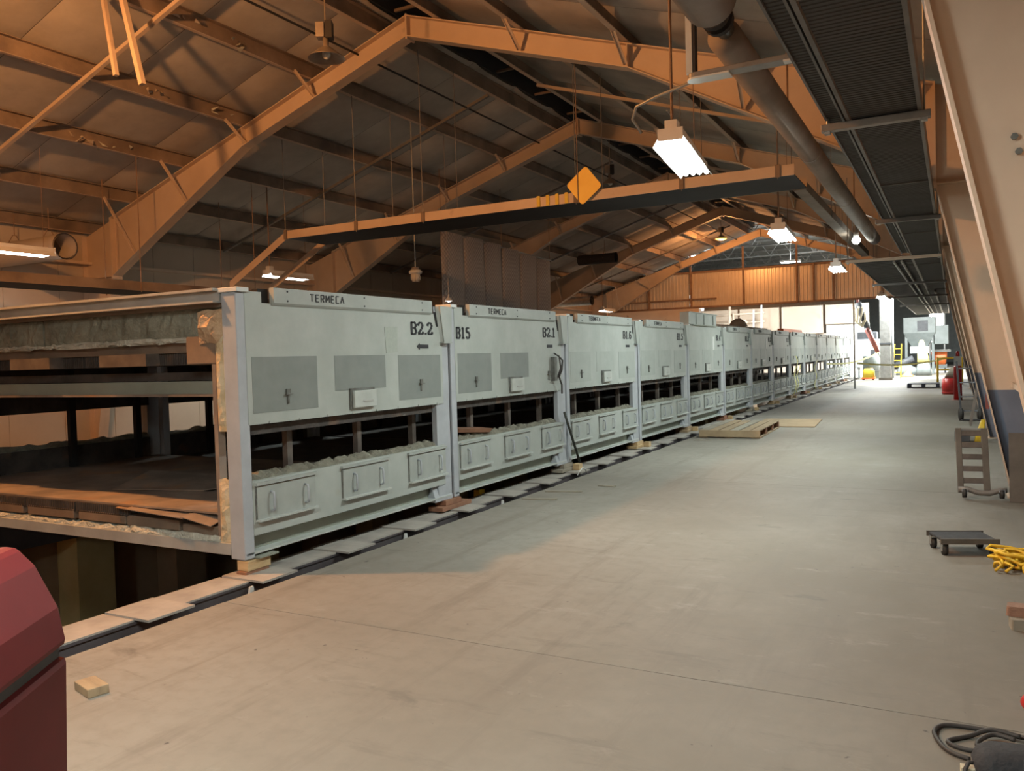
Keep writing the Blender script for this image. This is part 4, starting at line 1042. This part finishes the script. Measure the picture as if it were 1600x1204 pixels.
bg = thing('tool_bag', 'dark grey fabric bag lying at the bottom right corner', 'bag', (.19, 3.47, 0), .12)
m = loft([(0, .26, .14, .04, 0, 0), (.05, .29, .16, .05, 0, 0), (.09, .26, .14, .05, .0, 0), (.11, .20, .10, .04, .0, 0)]); m.build('body', 'bag_grey', bg, True)
MB().box(-.14, .14, -.085, -.07, .0, .03).build('base', 'red_arm', bg)
MB().tube([(-.17, -.07, .0), (-.175, -.05, .03), (-.16, -.03, .05), (-.13, -.02, .05)], .008, 6).build('strap', 'hose_dark', bg, True)
MB().box(-.185, -.14, -.04, .0, .0, .03).build('tab', 'hose_cream', bg)
def flat_loop(pts, r_=.0095):
    out = []; n = len(pts)   # Catmull-Rom
    for i in range(n-1):
        p0, p1, p2, p3 = (Vector(pts[max(i-1, 0)]), Vector(pts[i]), Vector(pts[i+1]), Vector(pts[min(i+2, n-1)]))
        for k in range(6):
            t = k/6; out.append(.5*((2*p1)+(p2-p0)*t+(2*p0-5*p1+4*p2-p3)*t*t+(3*p1-p0-3*p2+p3)*t**3))
    out.append(Vector(pts[-1])); return MB().tube(out, r_, 7)
hs = thing('black_hose', 'thin black hose coiled beside the dark bag', 'hose', (0, 0, .010))
flat_loop([(.25, 3.80, .01), (.16, 3.83, .0), (.05, 3.84, 0), (-.05, 3.82, 0), (-.085, 3.74, 0), (-.06, 3.63, 0), (-.02, 3.57, 0), (.04, 3.54, .0)]).build('coil', 'hose_dark', hs, True)
flat_loop([(.22, 3.78, .02), (.12, 3.80, .02), (.04, 3.75, .0), (-.03, 3.68, 0), (-.02, 3.64, 0), (.04, 3.62, 0), (.10, 3.62, .01)]).build('coil', 'hose_dark', hs, True)
flat_loop([(.2, 3.74, .02), (.13, 3.76, .02), (.08, 3.71, .01), (.07, 3.67, .0), (.12, 3.66, .02)]).build('coil', 'hose_dark', hs, True)

# along the right wall
ex = thing('red_standpost', 'red fire extinguisher post standing by the right wall', 'fire point', (.10, 27.5, 0))
MB().lathe([(0, 0), (.11, 0), (.11, .95), (.09, 1.0), (0, 1.0)], n=16).build('post', 'red_paint', ex, True); MB().box(-.10, .10, -.02, .02, 1.0, 1.28).build('notice', 'white_plastic', ex); MB().lathe([(0, 1.28), (.05, 1.28), (.04, 1.42), (0, 1.44)], n=12).build('knob', 'red_paint', ex, True)
MB().cyl((-.05, 0, .0), (-.05, 0, .0001), .15, 14).build('base', 'red_paint', ex)
bk = thing('red_drum', 'squat red drum with clutter on top next to the red post', 'drum', (-.12, 30.6, 0))
MB().lathe([(0, 0), (.23, 0), (.24, .25), (.23, .52), (0, .52)], n=20).build('shell', 'red_paint', bk, True); MB().lathe([(.24, .05), (.252, .07), (.24, .09)], n=20).build('hoop', 'red_paint', bk, True)
loft([(.52, .36, .3, .06, 0, 0), (.68, .28, .25, .06, .05, 0), (.88, .12, .12, .03, .08, 0)]).build('contents', 'wood_grey', bk, True)
lw = thing('hand_truck', 'dark two-wheeled hand truck leaning by the right wall', 'hand truck', (.28, 20.0, 0), .2)
for x in (-.18, .18): MB().bar((x, -.15, .05), (x, .25, 1.25), .035, .035).build('upright', 'dark_machine', lw); MB().cyl((x-.03, -.1, .13), (x+.03, -.1, .13), .13, 16).build('wheel', 'black_rubber', lw, True)
for k in range(4): MB().bar((-.18, -.1+.1*k, .2+.3*k), (.18, -.1+.1*k, .2+.3*k), .03, .03).build('cross_bar', 'chrome', lw)
MB().box(-.2, .2, -.35, -.14, .02, .035).build('toe_plate', 'dark_machine', lw)
jk = thing('pallet_jack', 'small yellow jack with a black box by the right column', 'jack', (.36, 15.6, 0))
loft([(0, .15, .18, .03, 0, 0), (.14, .12, .14, .03, .02, 0), (.36, .06, .08, .02, .06, 0)]).build('body', 'yellow_paint', jk, True); MB().box(-.36, -.13, -.15, .1, .0, .17).build('box', 'dark_machine', jk, bevel=.01)
for k, (y, lab) in enumerate(((18.5, 'nearer of the steel bars leaning on the right wall'), (19.0, 'farther of the steel bars leaning on the right wall'))):
    tag(MB().bar((.28, y, .003), (.60, y+.1, 1.9), .04, .04).build('leaning_bar', 'strut_grey'), lab, 'bar', 'bars leaning on the right wall')
tag(MB().box(-.05, .05, -.002, .002, .55, .85).build('tag_board', 'red_arm', loc=(.50, 15.4, 0)), 'dull red tag board at the foot of the second right column', 'board')
tp = thing('hazard_tape', 'yellow tape hanging down the front of the ninth oven section', 'tape', (-4.68, 28.5, 0))
for k, (dy, z0, z1) in enumerate(((0, .1, 1.4), (.5, .15, 1.1), (4.6, .1, 1.2))):
    m = MB(); n = 8
    for i in range(n+1):
        z = z1+(z0-z1)*i/n; xx = .05*math.sin(i*1.3+k); m.v += [(xx, dy+.12*math.sin(i*.7+k)+(n-i)*.03, z), (xx+.01, dy+.10+.12*math.sin(i*.7+k)+(n-i)*.03, z)]
    m.f = [(2*i, 2*i+1, 2*i+3, 2*i+2) for i in range(n)]; o = m.build('ribbon', 'pale_yellow', tp, True); sm = o.modifiers.new('s', 'SOLIDIFY'); sm.thickness = .003

# ================================================================ THE NEXT HALL
struct(MB().box(-30, 12, 90, 90.3, 0, 8).build('wall_far', 'oven_cover'))
struct(MB().box(-30.3, -30, 35, 90, 0, 8).build('wall_far_left', 'grey_machine'))
struct(MB().box(12, 12.3, 44, 90, 0, 8).build('wall_far_right', 'grey_machine'))
struct(MB().box(XW+.06, 12, 43.8, 44, 0, 8).build('wall_far_return', 'grey_machine'))
rf = struct(MB().box(-30, 12, YP+.3, 90, 8.0, 8.1).build('ceiling_far', 'galv'))
struct(MB().box(-30, XL, YP+.1, YP+.3, 0, 8).build('wall_far_gable', 'grey_machine'))
for i in range(7):
    y = 38.5+i*5; m = MB(); m.box(-30, 12, y-.05, y+.05, 7.0, 7.08); m.box(-30, 12, y-.05, y+.05, 7.85, 7.95)
    x = -26
    while x < 11:
        m.bar((x, y, 7.05), (x+.6, y, 7.9), .04); m.bar((x+.6, y, 7.9), (x+1.2, y, 7.05), .04); x += 1.2
    m.build('roof_joist', 'galv', rf)
sc_ = struct(MB().box(-6.35, -4.1, 49.5, 49.6, 0, 3.0).build('wall_screen', 'white_plastic'))
MB().box(-16, -6.37, 49.5, 49.6, 0, 2.5).build('wall_panel', 'wall_beige', sc_)
for a in (-16, -13.6, -11.2, -8.8, -6.4): MB().box(a+.02, a+2.28, 49.4, 49.6, 2.52 if a < -6.5 else 3.01, 4.1).build('wall_panel', 'wall_beige', sc_)

pc = thing('building_column', 'grey concrete-coloured column at the far end of the aisle', 'column', (-2.95, 44.2, 0))
MB().box(-.24, .24, -.24, .24, 0, 4.6).build('shaft', 'galv', pc, bevel=.02); MB().box(-.3, .3, -.3, .3, 0, .12).build('base', 'concrete_dark', pc); MB().box(-.26, .26, -.26, .26, 1.75, 1.82).build('band', 'dark_machine', pc)
MB().cyl((.33, -.1, .1), (.33, -.1, 4.4), .06, 10).build('downpipe', 'white_machine', pc, True)
ar = thing('hoist_arm', 'rusty red jib arm with cream hoses hanging from above', 'hoist', (-3.9, 45.0, 0))
MB().cyl((-.35, 0, 3.9), (.1, 0, 2.5), .16, 12, .14).build('upper_arm', 'dark_machine', ar, True); MB().cyl((.05, 0, 2.6), (.55, 0, 1.35), .15, 12, .10).build('lower_arm', 'red_arm', ar, True); MB().cyl((.55, 0, 1.35), (.7, 0, 1.05), .05, 8).build('tip', 'white_machine', ar, True)
for k in range(3): MB().tube([(-.5+.2*k, -.2, 3.7), (-.48+.1*k, -.2, 3.0-.1*k), (-.25+.05*k, -.2, 2.75-.05*k), (.0, -.2, 3.0), (.0, -.2, 3.5)], .05, 6).build('hose', 'hose_cream', ar, True)
MB().cyl((-.35, 0, 3.8), (-.35, 0, 8.0), .06, 8).build('hanger', 'red_arm', ar)
wm = thing('white_machine_cabinet', 'white machine cabinet with dark windows behind the oven end', 'machine', (-4.0, 47.5, 0))
MB().box(-.6, .55, -.5, .5, .55, 2.05).build('cabinet', 'white_machine', wm, bevel=.03); MB().box(.15, .35, -.52, -.5, 1.2, 1.5).build('window', 'dark_machine', wm); MB().box(-.5, .45, -.45, .45, 2.05, 2.45).build('top_unit', 'dark_machine', wm, bevel=.03)
for x in (-.45, .0, .4): MB().box(x-.06, x+.06, -.4, -.28, 0, .56).build('leg', 'white_machine', wm)
dr = thing('steel_drum', 'dark grey drum beside the far column', 'drum', (-3.75, 46.0, 0)); MB().lathe([(0, 0), (.4, 0), (.4, 1.15), (.36, 1.2), (0, 1.2)], n=20).build('shell', 'grey_machine', dr, True); MB().lathe([(.405, .4), (.42, .42), (.405, .44)], n=20).build('hoop', 'dark_machine', dr, True)
yp = thing('yellow_mover', 'low yellow powered mover at the foot of the far column', 'mover', (-3.75, 44.5, 0)); loft([(.12, .55, .7, .08, 0, 0), (.45, .5, .62, .1, 0, 0), (.58, .36, .5, .1, 0, 0)]).build('hood', 'yellow_paint', yp, True); MB().box(-.3, .3, -.35, .35, .05, .13).build('chassis', 'orange_plastic', yp)
for x in (-.22, .22): MB().cyl((x-.05, -.25, .08), (x+.05, -.25, .08), .08, 12).build('wheel', 'black_rubber', yp, True)
cn = thing('orange_barrier_foot', 'orange barrier foot on the bright floor beyond the column', 'barrier', (-2.2, 48.5, 0)); loft([(0, .62, .4, .05, 0, 0), (.08, .62, .4, .05, 0, 0), (.12, .4, .28, .06, 0, 0), (.42, .2, .14, .05, .1, 0)]).build('body', 'orange_plastic', cn, True)
ld = thing('folded_ladder', 'yellow folded stepladder standing right of the far column', 'ladder', (-2.55, 45.5, 0), .1)
for x in (-.2, .2): MB().bar((x, 0, 0), (x*.75+.1, .1, 1.75), .07, .05).build('rail', 'yellow_paint', ld); MB().bar((x, .35, 0), (x*.75+.1, .12, 1.75), .05, .04).build('rear_rail', 'yellow_paint', ld)
for k in range(5): MB().box(-.2+.1*k*.25, .2, -.02+.02*k, .06+.02*k, .3+.3*k, .34+.3*k).build('tread', 'yellow_paint', ld)
gm = thing('grey_hopper_machine', 'grey hopper machine with a dark hatch at the far end of the aisle', 'machine', (-1.75, 54.0, 0))
loft([(1.6, .9, .9, .05, 0, 0), (2.4, 1.7, 1.4, .05, 0, 0), (3.3, 1.7, 1.4, .05, 0, 0)]).build('hopper', 'grey_machine', gm); MB().box(-.1, .45, -.74, -.70, 2.5, 3.1).build('hatch', 'dark_machine', gm); MB().box(.7, 1.5, -.6, .5, 1.7, 2.8).build('side_box', 'grey_machine', gm, bevel=.03)
for x in (-.7, .7): MB().box(x-.07, x+.07, -.6, -.46, 0, 2.4).build('leg', 'grey_machine', gm)
MB().box(-.5, .5, -.5, .5, 1.2, 1.6).build('chute', 'white_machine', gm)
yc = thing('draped_stack', 'pale yellow sheet draped over a grey stack on the bright floor', 'stack', (-1.45, 50.0, 0)); loft([(.75, .62, .5, .1, 0, 0), (1.2, .5, .4, .12, -.05, 0), (1.75, .3, .25, .1, -.08, 0), (1.95, .14, .14, .05, -.08, 0)]).build('sheet', 'pale_yellow', yc, True); loft([(0, .8, .6, .1, 0, 0), (.4, .7, .55, .1, 0, 0), (.75, .55, .45, .1, 0, 0)]).build('stack', 'grey_machine', yc, True)
gp = thing('parts_heap', 'heap of grey machine parts left of the draped stack', 'heap', (-2.3, 51.5, 0)); loft([(0, 1.2, .8, .1, 0, 0), (.35, 1.0, .7, .1, 0, 0), (.6, .5, .4, .1, -.15, 0)]).build('lower_part', 'grey_machine', gp, True); MB().cyl((-.7, 0, .5), (.3, 0, .95), .18, 12).build('tube_part', 'dark_machine', gp, True); MB().cyl((-.95, .2, .0), (-.95, .2, 1.9), .1, 10).build('upright', 'white_machine', gp, True)
tb = thing('pink_tub', 'faded red tub on a trolley at the far right of the aisle', 'tub', (-.75, 55.0, 0)); loft([(.5, .7, .6, .1, 0, 0), (1.25, .85, .75, .1, 0, 0)]).build('tub', 'orange_plastic', tb, True); MB().box(-.4, .4, -.35, .35, .3, .5).build('trolley', 'grey_machine', tb); MB().box(-.45, .6, -.4, .4, 1.25, 1.38).build('lid', 'white_machine', tb)
for x in (-.3, .3): MB().cyl((x, -.25, 0), (x, -.25, .3), .05, 8).build('leg', 'dark_machine', tb)
rl = thing('yellow_guard_rail', 'yellow tubular guard rail at the end of the right wall', 'guard rail', (-.35, 38.6, 0))
for x in (-.25, .65): MB().cyl((x, 0, 0), (x, 0, 1.12), .045, 10).build('post', 'yellow_paint', rl, True)
for z in (.6, 1.08): MB().cyl((-.25, 0, z), (.65, 0, z), .04, 10).build('rail', 'yellow_paint', rl, True)
pl_ = thing('dark_pallet', 'dark blue plastic pallet on the bright aisle floor', 'pallet', (-1.05, 35.8, 0))
MB().box(-.55, .55, -.5, .5, .13, .17).build('deck', 'blue_black', pl_)
for x in (-.5, 0, .5): MB().box(x-.06, x+.06, -.5, .5, .0, .13).build('runner', 'blue_black', pl_)
MB().box(-.55, .55, -.5, -.42, 0, .03).build('foot_board', 'blue_black', pl_)
for k, (a, b, lab) in enumerate((((-3.4, 35.3, 1.0), (-.2, 44.0, 1.02), 'yellow barrier tape strung across the far end of the aisle'), ((-4.55, 35.4, 1.0), (-3.25, 43.9, 1.35), 'pale tape running from the oven to the far column'))):
    m = MB(); n = 10; pts = [(a[0]+(b[0]-a[0])*i/n, a[1]+(b[1]-a[1])*i/n, a[2]+(b[2]-a[2])*i/n-.18*math.sin(math.pi*i/n)) for i in range(n+1)]
    for p in pts: m.v += [(p[0], p[1], p[2]-.035), (p[0], p[1], p[2]+.035)]
    m.f = [(2*i, 2*i+2, 2*i+3, 2*i+1) for i in range(n)]; o = m.build('barrier_tape', 'pale_yellow'); sm = o.modifiers.new('s', 'SOLIDIFY'); sm.thickness = .003; tag(o, lab, 'tape')
for k, (x, y, z, lab) in enumerate(((-1.6, 43.0, 4.9, 'white floodlight over the start of the next hall'), (-1.4, 47.0, 5.0, 'white floodlight over the middle of the next hall'), (-7.5, 45.0, 6.2, 'white floodlight above the far oven end'), (-1.2, 60.0, 6.0, 'white floodlight deep in the next hall'), (-12.0, 42.0, 6.6, 'white floodlight at the far left of the next hall'))):
    t = thing('floodlight', lab, 'light fixture', (x, y, z), 0, 'floodlights of the next hall')
    MB().box(-.5, .5, -.25, .25, .02, .12).build('housing', 'fixture_white', t, bevel=.01); MB().box(-.46, .46, -.21, .21, -.002, .018).build('lens', 'flood_glow', t)
    MB().cyl((0, 0, .12), (0, 0, 8.0-z), .015, 6).build('stem', 'galv', t)
    area(t, P_FAR*(.4, 1.0, .4, .9, .4)[k], (.95, 1, .98), .9, .4, (0, 0, -.01)); area(t, P_FAR*.06, (.95, 1, .98), .9, .4, (0, 0, .14), (math.pi, 0, 0))
bw = thing('bright_doorway', 'glaring white daylit doorway at the far right of the next hall', 'doorway', (-1.1, 70.0, 0))
MB().box(-.45, .45, 0, .05, 1.9, 4.1).build('daylight_pane', 'flood_glow', bw); MB().box(-.55, -.45, -.1, .1, 0, 4.2).box(.45, .55, -.1, .1, 0, 4.2).build('jamb', 'galv', bw)

# clutter in front of the far screen and on top of the oven
pr = thing('pipe_rack', 'tangle of pinkish pipes behind the plastic sheeting', 'pipes', (0, 48.4, 0))
rr = random.Random(9)
for k in range(12):
    x = -13.8+k*.36+rr.uniform(-.1, .1); MB().cyl((x, rr.uniform(-.5, .5), 0), (x+rr.uniform(-.2, .2), rr.uniform(-.5, .5), rr.uniform(3.0, 4.6)), rr.uniform(.05, .11), 10).build('pipe', rr.choice(('wall_beige', 'galv', 'white_machine', 'rust_pipe')), pr, True)
for z in (2.7, 3.2, 3.7): MB().cyl((-14, .2, z), (-9.6, .2, z+.1), .06, 10).build('cross_pipe', 'wall_beige', pr, True)
fr_ = thing('white_gantry', 'white painted steel gantry behind the hooded oven section', 'gantry', (-13.5, 43.0, 0))
for x in (0, 1.6): MB().box(x-.12, x+.12, -.12, .12, 0, 4.6).build('leg', 'white_machine', fr_)
for z in (3.0, 3.8, 4.5): MB().box(-.3, 1.9, -.1, .1, z, z+.16).build('beam', 'white_machine', fr_)
MB().bar((0, -.1, 3.0), (1.6, -.1, 4.5), .12).build('brace', 'white_machine', fr_)
tag(MB().box(-5.35, -5.15, 19.6, 26.5, 2.20, 2.30).build('rusty_bar', 'rust_pipe'), 'rusty bar lying on top of the sixth to eighth oven sections', 'bar')
tag(loft([(2.20, .5, .4, .1, 0, 0), (2.34, .36, .3, .1, 0, 0), (2.42, .15, .12, .05, 0, 0)]).build('rag_lump', 'brown_board', None, True, loc=(-5.3, 23.2, .1)), 'brown lump lying on top of the seventh oven section', 'lump')
tag(MB().box(-5.4, -5.2, 29.6, 33.5, 2.20, 2.36).build('orange_beam', 'orange_plastic'), 'orange-red beam lying on top of the oven near the plastic curtain', 'beam')

sp = thing('spot_lamp', 'small round white lamp at the end of the insulated pipe', 'lamp', (-1.62, 17.0, 3.66))
MB().sphere((0, 0, 0), .075, 14, 10).build('globe', 'tube_white', sp, True); MB().cyl((0, 0, .06), (0, 0, .16), .05, 12).build('cap', 'fixture_white', sp, True); MB().cyl((0, 0, .15), (0, 0, zt(5.3)+.2-3.66), .012, 6).build('stem', 'galv', sp)
point(sp, 12, FLUOR, (0, 0, -.1), .07)

# torn scraps of insulation facing lying along the left purlins
rr = random.Random(21)
for k, (d, y, n) in enumerate(((4.72, 8.1, 9), (4.75, 8.6, 7), (3.25, 8.2, 5), (3.3, 9.4, 6), (1.75, 7.6, 7), (1.78, 8.3, 7), (6.1, 7.3, 8), (6.1, 6.9, 6))):
    m = MB()
    for i in range(n):
        c = Vector((XR-d+rr.uniform(-.12, .12), y+rr.uniform(-.25, .25), zt(d)+rr.uniform(.0, .10))); q = .05+.05*rr.random(); vs = [c+Vector((rr.uniform(-q, q), rr.uniform(-q, q), rr.uniform(-q, q)*.6)) for _ in range(4)]
        m.add(vs, [(0, 1, 2), (0, 2, 3), (0, 3, 1), (1, 3, 2)])
    o = m.build('torn_insulation', 'wool_pale' if k % 2 else 'wall_beige', ce); o['kind'] = 'stuff'
